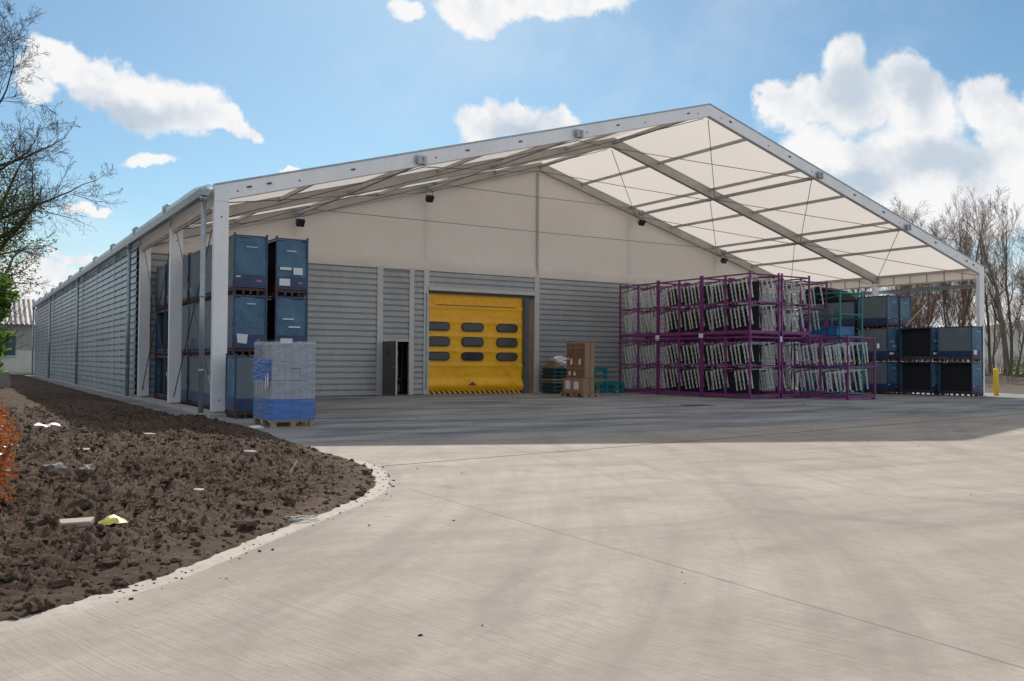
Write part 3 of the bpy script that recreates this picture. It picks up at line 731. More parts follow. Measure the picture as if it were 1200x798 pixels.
# ------------------------------------------------------------------ blue fabric-sided containers
CW, CL, CH = .76, 1.42, 1.34
def make_container(open_side=False, marks=0):
    root = empty('storage_container')
    f = MB(); p = .035
    for x in (0, CW-p):
        for y in (0, CL-p):
            f.box(x,x+p,y,y+p,.06,CH+.03); f.box(x-.006,x+p+.006,y-.006,y+p+.006,CH+.0,CH+.03)
    for z in (.16, CH-.05):
        for x in (0,CW-p): f.box(x+.004,x+p-.004,p,CL-p,z,z+.04)
        for y in (0,CL-p): f.box(p,CW-p,y+.004,y+p-.004,z,z+.04)
    f.build('frame', M['blueframe'], root)
    f = MB()
    f.box(0.004,.04,.0,CL,.085,.115); f.box(CW-.04,CW-.004,0,CL,.085,.115); f.box(0,CW,.004,.04,.086,.114); f.box(0,CW,CL-.04,CL-.004,.086,.114)
    for y in (.01,.24,.47,.70,.93,1.16,CL-.07):
        for x in (.0,CW-.06): f.box(x,x+.06,y,y+.05,.01,.085)
    for x in (.2,.36,.52): f.box(x,x+.05,.0,.05,.01,.085); f.box(x,x+.05,CL-.05,CL,.01,.085)
    for y in (0,CL-.044): f.box(-.008,.044,y-.004,y+.048,.0,.30)
    f.build('base', M['rust'], root)
    f = MB(); f.box(.03,CW-.03,.03,CL-.03,.117,.15); f.build('floor', M['darkgap'], root)
    # fabric end covers with a soft wrinkle
    for y, s in ((.018,-1),(CL-.018,1)):
        m_ = MB(); vs = []; nn = 10
        for j in range(nn+1):
            for i in range(nn+1):
                u, v = i/nn, j/nn
                fold = .020*math.exp(-((u-v)/.09)**2)*math.sin(math.pi*u) + .008*math.sin(7*u+3*v+marks)
                vs.append((.036+(CW-.072)*u, y+s*fold-.002*s, .205+(CH-.26)*v))
        m_.add(vs, [(j*(nn+1)+i,j*(nn+1)+i+1,(j+1)*(nn+1)+i+1,(j+1)*(nn+1)+i) for j in range(nn) for i in range(nn)], True)
        m_.build('end_cover', M['tarp'], root, fix=False)
    for x in ((.012,.016),(CW-.016,CW-.012)):
        if open_side and x[0] < .1:
            m_ = MB(); m_.box(.16,.18,.05,CL-.05,.18,CH-.06); m_.build('dark_lining', M['lining_and_shade'], root)
            continue
        m_ = MB(); m_.box(x[0],x[1],p,CL-p,.205,CH-.05); m_.build('side_panel', M['greypanel'], root)
    m_ = MB(); m_.box(.03,CW-.03,.02,CL-.02,CH-.075,CH-.06); m_.build('lid', M['lining_and_shade'], root)
    # navy band at the foot of each face
    m_ = MB(); m_.box(.03,CW-.03,-.008,.004,.20,.44); m_.box(.03,CW-.03,CL-.004,CL+.008,.20,.44)
    if not open_side: m_.box(-.006,.008,.03,CL-.03,.20,.42)
    m_.box(CW-.008,CW+.006,.03,CL-.03,.20,.42); m_.build('foot_band', M['skirt'], root)
    m_ = MB(); m_.prism([(.49,.30),(.62,.285),(.635,.31),(.58,.345),(.53,.335)],'y',-.014,-.010); m_.build('emblem', M['logo_red'], root)
    m_ = MB()
    if marks == 0: m_.box(.05,.15,-.014,-.010,.38,.41); m_.box(.27,.52,-.016,-.012,1.06,1.075)
    elif marks == 1: m_.box(.24,.47,-.024,-.018,1.03,1.05); m_.box(.09,.36,-.024,-.018,.60,.66); m_.box(.40,.62,-.030,-.024,.50,.66); m_.box(.08,.33,-.016,-.012,.24,.40)
    elif marks == 2: m_.prism([(.10,.28),(.30,.26),(.33,.44),(.08,.46)],'y',-.016,-.012); m_.box(.3,.5,-.024,-.018,1.12,1.14)
    else: m_.box(.16,.42,-.024,-.018,.80,.83); m_.box(.30,.58,-.024,-.018,.62,.65); m_.box(.12,.4,-.016,-.012,.28,.37)
    m_.build('paper_label', M['paper'], root)
    m_ = MB(); m_.box(-.010,.0,0.0,.036,.62,.70); m_.build('latch', M['rust'], root)
    m_ = MB(); m_.box(CW,CW+.008,0,.036,.66,.76); m_.build('latch', M['rust'], root)
    register(root); return root
protos = {}
def container(x, y, tier, label, group, open_side=False, marks=0, rzr=0, z=None):
    key = (open_side, marks)
    if key not in protos: protos[key] = o = make_container(open_side, marks)
    else: o = copy_tree(protos[key])
    o.location = (x, y, tier*CH if z is None else z); o.rotation_euler = (0,0,rzr)
    return tag(o, label, 'container', group)
G1 = 'blue containers stacked along the open left side'; G2 = 'blue containers stacked at the open right side'
TN = ['bottom','middle','top']
ordinal = ['first','second','third','fourth','fifth','sixth']
for i in range(6):
    y = .12+i*1.56
    for t in range(3):
        if i == 0: lab = {0:'bottom blue container beside the left front post, mostly hidden by a turned one',1:'middle blue container beside the left front post, torn white paper on its band',2:'blue fabric-sided container topmost of the stack beside the left front post'}[t]
        else: lab = f'blue-grey container on the {TN[t]} tier, {ordinal[i]} back from the left front post'
        container(.48+rnd.uniform(-.02,.02), y, t, lab, G1, open_side=(i in (4,5) and t < 2), marks=2 if t == 1 else 0, rzr=R(rnd.uniform(-.8,.8)))
for t in range(3):
    lab = {0:'bottom blue container of the inner stack, behind the film-wrapped crates',1:'blue container in the middle of the inner stack, right above the film-wrapped crates',2:'topmost blue container of the inner stack, with several white papers stuck on its face'}[t]
    container(1.42, .14, t, lab, G1, open_side=True, marks={0:0,1:3,2:1}[t], rzr=R(.6*(t-1)))
o = container(1.66, -.96, 0, 'blue-grey container turned side-on at the foot of the left front post', G1, rzr=R(90))
# right side
def rc(x, y, t, lab, **k): container(x, y, t, lab, G2, rzr=R(rnd.uniform(-.6,.6)), **k)
rc(28.36,-.2,0,'open black-sided blue container on the ground beside the yellow bollard',open_side=True,marks=0)
rc(28.36,-.2,1,'blue container with grey side panel and white labels, beside the right front post',marks=2)
rc(28.10,1.32,0,'open black-sided blue container on the ground, second from the yellow bollard',open_side=True,marks=0)
rc(28.10,1.32,1,'open black-sided blue container on the upper tier, below the bare wooden batten',open_side=True,marks=3)
for t in range(3):
    rc(27.58,2.92,t,f'blue container on the {TN[t]} tier of the tall stack nearest the open-sided ones',marks=(0,3,0)[t])
    rc(28.46,2.95,t,f'blue container on the {TN[t]} tier of the outermost tall stack',marks=(0,0,0)[t])
    rc(27.60,4.50,t,f'blue-grey container on the {TN[t]} tier, second in the tall row from the front',marks=0)
    rc(27.62,6.08,t,f'blue-grey container on the {TN[t]} tier of the tall row, behind the teal rack',marks=0)
# batten poking up
mb = MB(); mb.beam((27.6,2.1,2.70),(28.9,2.3,3.45),.05,.03); tag(mb.build('wooden_batten',M['wood']),'thin pale wooden batten leaning up from the upper blue containers','batten')

# ------------------------------------------------------------------ purple and teal racks
def make_rack(L, Wd, H, mat, mid=True, gap_shade=False):
    root = empty('parts_rack'); f = MB(); p = .055
    for x in (0, Wd-p):
        for y in (0, L-p): f.box(x,x+p,y,y+p,.05,H+.02)
        if mid: f.box(x+.004,x+p-.004,L/2-.04,L/2+.04,.12,H-.04)
        f.box(x+.006,x+p-.006,p,L-p,H-.10,H-.05)
        f.box(x+.008,x+p-.008,p,L-p,H*.515,H*.515+.05)
    for y in (0, L-p):
        f.box(p,Wd-p,y+.006,y+p-.006,H-.10,H-.05); f.box(p,Wd-p,y+.008,y+p-.008,H*.515,H*.515+.04)
    f.build('frame', M[mat], root)
    f = MB()
    for x in (0, Wd-.09): f.box(x,x+.09,p*.3,L-p*.3,.05,.16)
    for y in (0.01, L-.10): f.box(.02,Wd-.02,y,y+.09,.055,.155)
    f.box(.02,Wd-.02,L/2-.08,L/2+.08,.06,.15)
    for x in (0,Wd-.1):
        for y in (0,L-.1): f.box(x,x+.1,y,y+.1,0,.05)
    f.build('base', M[mat], root)
    for z in (H-.22, H*.515-.09):
        f = MB()
        for x in (.14, Wd-.2):
            for a_, b_ in ((.05, L/2-.05), (L/2+.05, L-.05)): f.beam((x,a_,z+.06),(x,b_,z-.09),.035,.035)
        for yy in (L/2-.02,): f.box(.08,Wd-.08,yy,yy+.03,z-.03,z)
        f.build('hanging_rail', M[mat], root)
    for y in (L/2-.16, .06):
        f = MB(); f.prism([(y,H*.515-.02),(y+.16,H*.515-.02),(y+.16,H*.515+.10),(y+.04,H*.515+.10)],'x',-.004,.006); f.build('gusset', M[mat], root)
    if gap_shade:  # added black sheets standing in for the shade between the hanging parts
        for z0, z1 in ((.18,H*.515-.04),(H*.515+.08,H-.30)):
            f = MB(); f.box(.52,.55,.09,L-.09,z0,z1); f.build('gap_shade_sheet', M['lining_and_shade'], root)
    register(root); return root
RL, RW_, RH = 2.33, 1.48, 2.17
rk = None; trk = None
strip_meshes = []
def make_strip(v, drop):
    """a pressed metal part hanging from the rails: hooked head, flanged legs that sway"""
    s = MB(); sw = (.01,-.012,.018)[v]
    for x, wd in ((.03,.036),(.98,.03)):
        pts = [(0,0),(.05,-drop*.25),(.085+sw*.5,-drop*.55),(.115+sw,-drop*.8),(.15+sw,-drop)]
        for i in range(4):
            (a0,z0),(a1,z1) = pts[i],pts[i+1]; w0 = wd*(1,.8,.95,.8,1)[i]; w1 = wd*(1,.8,.95,.8,1)[i+1]
            s.add([(x+a0,0,z0),(x+a0+w0,.012,z0),(x+a1+w1,.012,z1),(x+a1,0,z1),(x+a0,-.016,z0),(x+a0+w0,-.004,z0),(x+a1+w1,-.004,z1),(x+a1,-.016,z1)],
                  [(0,1,2,3),(7,6,5,4),(0,3,7,4),(1,5,6,2),(0,4,5,1),(3,2,6,7)])
            s.box(x+a0-.004,x+a0+.008,-.03,.012,z1,z0)
        s.box(x+.02,x+.06,-.03,.03,-drop*.34,-drop*.30)
    s.box(.02,1.12,-.004,.006,-.045,-.033)
    return s
strips = {}
def strip(loc, v, drop, lab, rzr):
    if (v,drop) not in strips:
        o = make_strip(v,drop).build('metal_pressing', M['strip']); strips[(v,drop)] = o
    else: o = strips[(v,drop)].copy(); col.objects.link(o)
    o.location = loc; o.rotation_euler = (0,0,rzr); tag(o, lab, 'car part', 'metal pressings hanging in the racks')
rkp = {}
def rack(x, y, z, lab, short, fill=5, rzr=0):
    dv = y < 5 and x < 19
    if dv not in rkp: rkp[dv] = o = make_rack(RL, RW_, RH, 'purple', gap_shade=dv and z > -1)
    else: o = copy_tree(rkp[dv])
    o.location = (x,y,z); o.rotation_euler=(0,0,rzr); tag(o, lab, 'rack', 'purple steel racks of hanging metal parts')
    for li, (zz, drop) in enumerate(((RH-.22,.70),(RH*.515-.09,.70))):
        for hb in (0,1):
            n = fill if rnd.random() < .75 else fill-1
            for i in range(n):
                yy = .12 + hb*RL/2 + i*(.92/max(1,fill-1)) + rnd.uniform(-.012,.012)
                strip((x+.10+rnd.uniform(-.02,.03), y+yy, z+zz+.06-.15*((yy-hb*RL/2)/1.1)), rnd.randrange(3), drop,
                      f'pale metal part, {"upper" if li==0 else "lower"} rail of {short}', R(rnd.uniform(-5,5)))
PX = 18.2
for i, (y, nm) in enumerate(((1.57,'nearest the camera'),(3.94,'in the middle'),(6.31,'against the grey wall'))):
    for t in (0,1):
        lv = ('bottom','top')[t]
        rack(PX, y, t*RH, f'purple steel rack on the {lv} level of the left row, {nm}', f'the {lv} purple left-row rack {nm}', 6)
rack(19.82, 1.6, 0, 'purple steel rack on the bottom level, just behind the nearest left-row rack', 'the bottom purple rack right behind the left row', 4)
rack(19.82, 1.6, RH, 'purple steel rack on the top level, just behind the nearest left-row rack', 'the top purple rack right behind the left row', 5)
for i, (y, nm) in enumerate(((3.97,'middle'),(6.34,'far'))):
    for t in (0,1):
        lv = ('bottom','top')[t]
        rack(19.82, y, t*RH, f'purple steel rack on the {lv} level, hidden behind the {nm} left-row rack', f'the {lv} rear purple rack behind the {nm} one', 2)
rack(20.88, -.82+.5, 0, 'single-height purple rack standing furthest forward, white tags on its right post', 'the furthest-forward purple rack', 6)
# upper rack of the right row, standing back on the tier behind
rack(21.42, 2.12, 0, 'purple steel rack on the bottom level behind the furthest-forward one', 'the bottom purple rack behind the furthest-forward one', 4)
rack(21.42, 2.12, RH-.06, 'top-level purple rack at the right end, in front of the teal rack', 'the top purple rack at the right end', 5)
# teal racks
def teal(x, y, z, L, H, lab, tub=False):
    global trk
    root = make_rack(L, 1.3, H, 'teal', mid=False); root.name = 'teal_rack'
    root.location = (x,y,z); tag(root, lab, 'rack', 'teal steel racks behind the purple ones')
    if tub:
        f = MB(); f.box(x+.15,x+1.1,y+.25,y+1.5,z+.17,z+.17+.34); f.box(x+.12,x+1.13,y+.22,y+1.53,z+.47,z+.51)
        tag(f.build('blue_tub', M['bluetub'], None, .02), 'blue plastic tub standing in the upper teal rack','tub')
        for i in range(5):
            f = MB(); yy = y+.2+i*.32; f.tube([(x+.2,yy,z+H-.65),(x+.22,yy+.02,z+H-.95),(x+.18,yy-.01,z+H-1.35)],[.02,.035,.025],6)
            tag(f.build('brown_bar', M['card']), 'brownish bar hanging in the upper teal rack above the blue tub','car part','brown bars in the teal rack')
        f = MB(); f.box(x+.1,x+1.15,y+.1,y+2.0,z+H-.36,z+H-.31); f.prism([(y+.15,z+H-.31),(y+1.9,z+H-.31),(y+1.7,z+H+.12),(y+1.2,z+H+.22),(y+.5,z+H+.05)],'x',x+.15,x+1.1)
        tag(f.build('black_cover', M['lining_and_shade'],None,.03), 'black sheet-covered load lying on top of the teal rack','cover')
teal(22.75, 1.45, 0, 2.3, 2.05, 'teal steel rack on the ground behind the purple racks')
teal(22.75, 1.45, 2.07, 2.3, 1.82, 'teal steel rack on the upper level right of the purple racks', True)
# white tags tied on the racks
for x, y, z, w_, h_, lab in ((20.86,-.34,1.55,.03,.30,'white paper tag stuck low on the front left post of the forward purple rack'),(22.37,-.35,1.78,.13,.16,'white square tag on the front right post of the forward purple rack'),
                      (19.66,1.55,1.98,.10,.16,'white plastic bottle-like tag hanging at the front corner between the two rack levels'),(18.17,3.88,2.1,.2,.16,'pale card plate on the second post of the left purple row'),(18.17,6.25,2.08,.2,.16,'pale card plate on the third post of the left purple row')):
    mb = MB(); mb.box(x,x+w_,y-.012,y,z,z+h_) if w_ != .2 else mb.box(x-.01,x,y-.1,y+.12,z,z+h_)
    tag(mb.build('paper_tag', M['paper'], None, .004), lab, 'tag')

# ------------------------------------------------------------------ film-wrapped crates on a pallet
def make_pallet(name, w, l, mat):
    root = empty(name)
    for i in range(5):
        mb = MB(); a = (w-.09)*i/4; mb.box(a,a+.09,0,l,.12,.14); mb.build('deck_board',M[mat],root)
    for y in (0,(l-.1)/2,l-.1):
        mb = MB(); mb.box(0,w,y,y+.1,.098,.118); mb.box(0,w,y,y+.1,.0,.018)
        for x in (0,(w-.1)/2,w-.1): mb.box(x,x+.1,y,y+.1,.018,.098)
        mb.build('stringer',M[mat],root)
    return root
px0, py0 = .17, -3.80
pal = make_pallet('wooden_pallet', .82, 1.15, 'wood'); pal.location=(px0,py0,0); tag(pal,'pale wooden pallet under the film-wrapped grey crates','pallet')
ld = empty('wrapped_crates',(px0,py0,.145)); tag(ld,'stack of grey plastic crates wrapped in clear film with a blue band at the foot','crates')
lz = [0,.37,.72,1.07]; 
for li, z in enumerate(lz):
    for cx in range(2):
        for cy in range(2):
            mb = MB(); x0 = .01+cx*.40; y0 = .01+cy*.56; hh = (lz+[1.42])[li+1]-z-.014
            mb.box(x0+.012,x0+.383,y0+.012,y0+.539,z,z+hh-.04); mb.box(x0,x0+.395,y0,y0+.552,z+hh-.045,z+hh)
            for xx in (0.0,.125,.25,.37): mb.box(x0+xx,x0+xx+.025,y0-.010,y0+.01,z,z+hh-.02)
            for yy in (0,.18,.36,.53): mb.box(x0-.004,x0+.01,y0+yy,y0+yy+.02,z,z+hh-.02)
            mb.build('crate', M['greycrate'] if (li,cx) != (3,0) else M['skirt'] if cy else M['greycrate'], ld, .004)
def wrapfilm(z0, z1, off, mat, name):
    mb = MB(); vs = []; ring = []
    w0, l0 = .81+off*2, 1.13+off*2
    for i in range(12): ring.append((-off+w0*i/12,-off))
    for i in range(16): ring.append((-off+w0,-off+l0*i/16))
    for i in range(12): ring.append((-off+w0-w0*i/12,-off+l0))
    for i in range(16): ring.append((-off,-off+l0-l0*i/16))
    n = len(ring); m_ = 10
    for j in range(m_+1):
        for i,(a,b) in enumerate(ring):
            q = .004*math.sin(i*1.9+j*1.1)+.003*math.sin(j*3+i*.5); cx, cy = .405, .565
            vs.append((a+(a-cx)*q, b+(b-cy)*q, z0+(z1-z0)*j/m_))
    mb.add(vs, [(j*n+i, j*n+(i+1)%n, (j+1)*n+(i+1)%n, (j+1)*n+i) for j in range(m_) for i in range(n)], True)
    return mb.build(name, M[mat], ld)
wrapfilm(-.02,1.44,.008,'film','clear_film'); wrapfilm(-.01,.38,.014,'bluefilm','blue_film')
mb = MB(); mb.box(-.022,-.017,.02,1.12,.72,1.12); mb.build('blue_film_patch', M['bluefilm'], ld)
mb = MB()
for i in range(6): mb.box(.36+i*.03,.378+i*.03,-.014,-.011,.93,.945)
mb.build('print_mark', M['black'], ld)
mb = MB(); mb.box(-.028,-.024,.12,.2,.6,.85); mb.box(-.028,-.024,.26,.31,.55,.80); mb.build('paper_label', M['paper'], ld)

# ------------------------------------------------------------------ boxes and pallets by the yellow door
bx0, by0 = 13.78, 5.0
pb = make_pallet('wooden_pallet', .62, 1.5, 'wood'); pb.location=(bx0-.04,by0-.05,0); tag(pb,'low dark wooden pallet under the tall cardboard boxes','pallet')
cb = empty('cardboard_box',(bx0,by0,.145+.525)); tag(cb,'tall open-fronted brown cardboard box standing on top of the lower one','box')
mb = MB(); mb.box(0,.40,0,1.12,0,1.25); mb.build('carton',M['card'],cb,.01)
for y,z0,z1 in ((.03,1.09,1.21),(.57,1.09,1.21),(.03,.37,1.05),(.57,.37,1.05),(.03,.03,.33),(.57,.03,.33)): 
    mb = MB(); mb.box(-.006,0,y,y+.51,z0,z1); mb.build('front_flap',M['card_dark'],cb)
for y,z,h in ((.25,.47,.2),(.75,.47,.22),(.95,.65,.06),(.55,.09,.12),(.85,.09,.15)):
    mb = MB(); mb.box(-.011,-.007,y,y+.12,z,z+h); mb.build('paper_label',M['paper'],cb)
mb = MB(); mb.box(.20,.26,-.004,0,0,1.25); mb.build('tape',M['brownwood'],cb)
cb = empty('cardboard_box',(bx0,by0,.145)); tag(cb,'wide low brown cardboard box with white labels, on the pallet under the tall one','box')
mb = MB(); mb.box(-.06,.42,.02,1.25,0,.52); mb.build('carton',M['card'],cb,.01)
for y,h in ((.3,.27),(.8,.30)):
    mb = MB(); mb.box(-.068,-.061,y,y+.28,.13,.13+h); mb.build('paper_label',M['paper'],cb)
mb = MB(); mb.box(.20,.26,.012,.02,0,.52); mb.build('tape',M['brownwood'],cb)

def plastic_pallet(mat):
    root = empty('plastic_pallet')
    for i in range(3):
        mb = MB(); mb.box(0,1.0,i*.28,i*.28+.24,.085,.14); mb.build('deck_board',M[mat],root)
    mb = MB(); mb.box(.0,1.0,.004,.80,.0,.03); mb.build('base',M[mat],root)
    for x in (.06,.44,.82):
        mb = MB(); mb.box(x,x+.12,.05,.77,.03,.085); mb.build('runner',M['darkgap'],root)
    return root
gx, gy = 14.80, 8.45
for i in range(7):
    p_ = plastic_pallet('greenpallet' if i != 3 else 'wood'); p_.location=(gx+rnd.uniform(-.03,.03),gy,i*.142)
    nm = ['lowest','second from the ground','third from the ground','fourth from the ground, bare brown wood','fifth from the ground','sixth from the ground','topmost'][i]
    tag(p_, f'dark green pallet in the stack beside the door post, {nm}' if i != 3 else 'brown wooden pallet in the dark green stack beside the door post', 'pallet', 'pallets stacked right of the yellow door')
mb = MB(); mb.box(gx+.12,gx+.62,gy+.05,gy+.6,.995,1.20); mb.box(gx+.1,gx+.64,gy+.03,gy+.62,1.17,1.21); tag(mb.build('open_carton',M['card'],None,.01),'small brown carton on top of the dark green pallet stack','box')
mb = MB(); lump(mb,(gx+.76,gy+.3,1.17),.30); lump(mb,(gx+.50,gy+.3,1.32),.24); lump(mb,(gx+.66,gy+.10,1.15),.22)
tag(mb.build('plastic_bag',M['paper']),'crumpled white plastic sheeting heaped on the pallet stack','bag')
# teal low frames
def teal_frame(x,y,z,w,lab):
    r = empty('steel_trestle',(x,y,z)); tag(r, lab, 'trestle','teal trestles standing by the wall')
    mb = MB(); mb.box(0,w,0,.06,.32,.44); mb.box(0,w,.84,.9,.32,.44); mb.box(0,.06,.061,.839,.33,.43); mb.box(w-.06,w,.061,.839,.33,.43); mb.build('top_frame',M['teal'],r)
    for a,b in ((.0,.0),(w-.12,0),(0,.78),(w-.12,.78),(w/2-.06,0)):
        mb = MB(); mb.box(a,a+.12,b+.002,b+.118,0,.318); mb.build('leg',M['teal'],r)
    mb = MB(); mb.box(.121,w-.121,.01,.05,.10,.16); mb.build('lower_rail',M['teal'],r)
teal_frame(15.75,8.2,0,1.35,'low teal steel trestle on the ground behind the cardboard boxes')
teal_frame(17.15-.02,8.15,0,.95,'low teal steel trestle on the ground next to the purple racks')
teal_frame(15.95,8.25,.57,1.35,'teal steel trestle stacked on another behind the cardboard boxes')
mb = MB(); mb.box(15.97,17.1,8.3,8.36,.445,.565); tag(mb.build('timber_spacer',M['wood']),'timber batten between the two stacked teal trestles','timber')

# ------------------------------------------------------------------ bollard, drains, sundries
bo = empty('bollard',(30.42,.05,0)); tag(bo,'yellow steel bollard standing outside the right front post','bollard')
mb = MB(); mb.tube([(0,0,0),(0,0,1.02),(0,0,1.06),(0,0,1.08)],[.095,.095,.08,.04],16); mb.build('post',M['yellowpaint'],bo)
mb = MB(); mb.tube([(0,0,.001),(0,0,.02)],.13,16); mb.build('base_collar',M['yellowpaint'],bo)
mb = MB(); mb.box(13.0,13.9,-1.1,-.6,.004,.012); 
for i in range(6): mb.box(13.05+i*.14,13.12+i*.14,-1.05,-.65,.012,.016)
tag(mb.build('drain_cover',M['darkgap']),'dark iron drain cover set in the shaded concrete','drain cover')

# litter on the soil
def soilz(x,y): return soil_h(x,y)
mb = MB(); vs=[]
x,y=-3.62,-5.1; z=soilz(x,y)+.11
for i in range(7):
    for j in range(3): vs.append((x+.34*i/6-.1, y+.16*j/2, z+.02*math.sin(i*1.7)+.012*j+.01*math.cos(i*3+j)))
mb.add(vs,[(i*3+j,(i+1)*3+j,(i+1)*3+j+1,i*3+j+1) for i in range(6) for j in range(2)]); mb.add([(a,b,c-.006) for a,b,c in vs],[(i*3+j,i*3+j+1,(i+1)*3+j+1,(i+1)*3+j) for i in range(6) for j in range(2)])
tag(mb.build('white_scrap',M['paper'],fix=False),'strip of white sheeting lying on the soil at the far left','litter')
x,y=-4.02,-13.45; z=soilz(x,y)
mb = MB(); mb.box(-.115,.115,-.05,.05,0,.04); o=mb.build('brick_slab',worn('pinkish_block',(.42,.34,.29),.85,0,.15,15),None,.008); o.location=(x,y,z+.02); o.rotation_euler=(R(9),R(-3),R(-22)); tag(o,'flat pinkish block lying on the soil left of the yellow bag','block')
x,y=-3.77,-13.3; z=soilz(x,y)
mb = MB(); vs=[]
for i in range(7):
    for j in range(7):
        u,v=i/6-.5,j/6-.5; vs.append((x+u*.17+.01*math.sin(j*2), y+v*.13+.012*math.cos(i*2.3), z+.02+.045*max(0,1-(u*u+v*v)*4)+.018*noise.noise(Vector((u*9,v*9,2)))))
mb.add(vs,[(i*7+j,(i+1)*7+j,(i+1)*7+j+1,i*7+j+1) for i in range(6) for j in range(6)],True); mb.add([(a,b,z-.01) for a,b,c in vs],[(i*7+j,i*7+j+1,(i+1)*7+j+1,(i+1)*7+j) for i in range(6) for j in range(6)])
tag(mb.build('plastic_bag',M['yellowbag'],fix=False),'crumpled yellow plastic bag on the soil','bag')
for (x,y,r,lab) in ((-3.72,-11.35,.062,'large pale stone wedge jutting from the soil'),(-2.92,-13.5,.055,'big dark cube of earth beside the slab edge'),(-2.35,-12.7,.045,'dark lump of earth nearest the curved slab edge'),(-3.95,-11.15,.075,'broad brown clod lying left of the pale stone')):
    mb = MB(); lump(mb,(0,0,0),r); o=mb.build('stone' if 'stone' in lab else 'clod',M['stone'] if 'stone' in lab else M['soil'],fix=False); o.location=(x,y,soilz(x,y)+r*.5); tag(o,lab,'stone' if 'stone' in lab else 'clod')
for i,(x,y,l,a,lab) in enumerate(((-3.45,-8.9,.22,20,'flat pale stone on the soil in front of the wall shadow'),(-2.9,-11.9,.18,60,'pale flat stone in the middle of the soil'),(-1.9,-9.9,.16,-10,'pale flat stone near the tip of the soil'),(-2.55,-7.5,.2,35,'pale flat stone below the wall shadow'))):
    mb = MB(); mb.prism([(-l/2,-l*.2),(l*.1,-l*.28),(l/2,-.02),(l*.3,l*.25),(-l*.35,l*.2)],'z',0,.025); o=mb.build('stone',M['stone'],None,.006); o.location=(x,y,soilz(x,y)+.03); o.rotation_euler=(R(6),R(4),R(a)); tag(o,lab,'stone','flat pale stones in the soil')
x,y=-1.93,-11.35; pts=[]
for i in range(9): t=i/8; pts.append((x+.05*math.sin(t*3), y+.02*t, soilz(x,y)+.02+.13*math.sin(t*math.pi*.8)))
mb=MB(); mb.tube([(p[0]+i*.008,p[1],p[2]) for i,p in enumerate(pts)],.006,6); tag(mb.build('string_loop',M['render']),'pale loop of stiff string sticking out of the soil','litter')
x,y=-2.42,-13.2; mb=MB()
for q in range(5):
    pts=[]; ph=q*1.3
    for i in range(12): t=i/11*2*math.pi; pts.append((x+(.05+.015*q)*math.cos(t+ph)*1.3, y+(.04+.01*q)*math.sin(t+ph), max(.01,soilz(x,y))+.015+.012*math.sin(3*t+q)))
    mb.tube(pts,.0025,5)
tag(mb.build('wire_tangle',M['render']),'tangle of pale wire lying at the slab edge','litter')
mb=MB(); vs=[(-.15,-3.75,.01),(-.02,-3.8,.03),(.08,-3.7,.01),(.04,-3.5,.04),(-.1,-3.5,.02),(-.18,-3.62,.04)]
mb.add(vs+[(a,b,.0) for a,b,c in vs],[(0,1,2,3,4,5),(11,10,9,8,7,6)]+[(i,i+6,(i+1)%6+6,(i+1)%6) for i in range(6)]); tag(mb.build('white_scrap',M['paper']),'torn white sheeting on the ground beside the wooden pallet','litter')

# ------------------------------------------------------------------ far left: outbuilding, block, hedge, shrub
hb = empty('outbuilding',(-14,62,0)); tag(hb,'low outbuilding with a corrugated grey roof beyond the end of the warehouse','building')
mb = MB(); mb.box(0,17,0,8,0,1.9); mb.build('lower_wall',M['render'],hb)
mb = MB(); mb.box(0,17,-.02,8.02,1.9,4.1); mb.build('upper_wall',M['grey_render'],hb)
mb = MB(); vs=[]; n=int(17.8/.36*2)
for i in range(n+1):
    x=-.4+17.8*i/n; d=.09 if i%2 else 0
    vs += [(x,-.5,3.85+d),(x,4.2,6.15+d),(x,8.9,3.85+d)]
mb.add(vs,[(i*3+j,(i+1)*3+j,(i+1)*3+j+1,i*3+j+1) for i in range(n) for j in range(2)]); mb.build('roof',worn('corrugated_roofing',(.34,.31,.31),.7,0,.35,1.5,(.15,.12,.11),.5),hb,fix=False)
mb = MB(); mb.box(12.35,13.15,-.06,-.03,1.45,2.95); w1=mb.build('window',M['windowdark'],hb)
mb = MB(); mb.box(12.27,13.23,-.09,-.02,2.95,3.03); mb.box(12.27,13.23,-.12,-.02,1.37,1.45); mb.build('frame',M['render'],w1)
mb = MB(); mb.box(9.6,10.6,-.06,-.03,1.45,2.95); mb.build('window',M['windowdark'],hb)
mb = MB(); mb.box(0,17,-.6,-.4,.0,.12); mb.build('step',M['concrete_plain'],hb)
sheet('grass_verge', -16, 4, 56.2, 61.9, .03, M['laurel'] if False else m_grass('spring_grass',(.10,.14,.03),(.2,.24,.07)), label='narrow green verge in front of the outbuilding')
mb = MB(); mb.prism([(-.5,0),(.45,0),(.38,.72),(-.42,.78)],'y',0,.7); cbk=mb.build('concrete_block',M['stone'],None,.03); cbk.location=(-3.55,15.9,0.05); tag(cbk,'weathered concrete block at the end of the hedge','block')

def leaves(mb, centre, rx, ry, rzz, n, size, shell=.5, aspect=1.5):
    for _ in range(n):
        while True:
            p = Vector((rnd.uniform(-1,1),rnd.uniform(-1,1),rnd.uniform(-1,1)))
            if p.length < 1 and p.length > shell*rnd.random(): break
        nz_ = noise.noise(p*2.3+Vector(centre)); 
        if nz_ < -.18: continue
        c = Vector(centre)+Vector((p.x*rx,p.y*ry,p.z*rzz))*(1+.3*nz_)
        d = Vector((rnd.uniform(-1,1),rnd.uniform(-1,1),rnd.uniform(-.6,.6))).normalized(); e = d.cross(Vector((rnd.uniform(-1,1),rnd.uniform(-1,1),rnd.uniform(-1,1)))).normalized()
        s = size*rnd.uniform(.6,1.3)
        mb.add([c-d*s*aspect/2, c-e*s*.4, c+d*s*aspect/2, c+e*s*.4],[(0,1,2,3)])
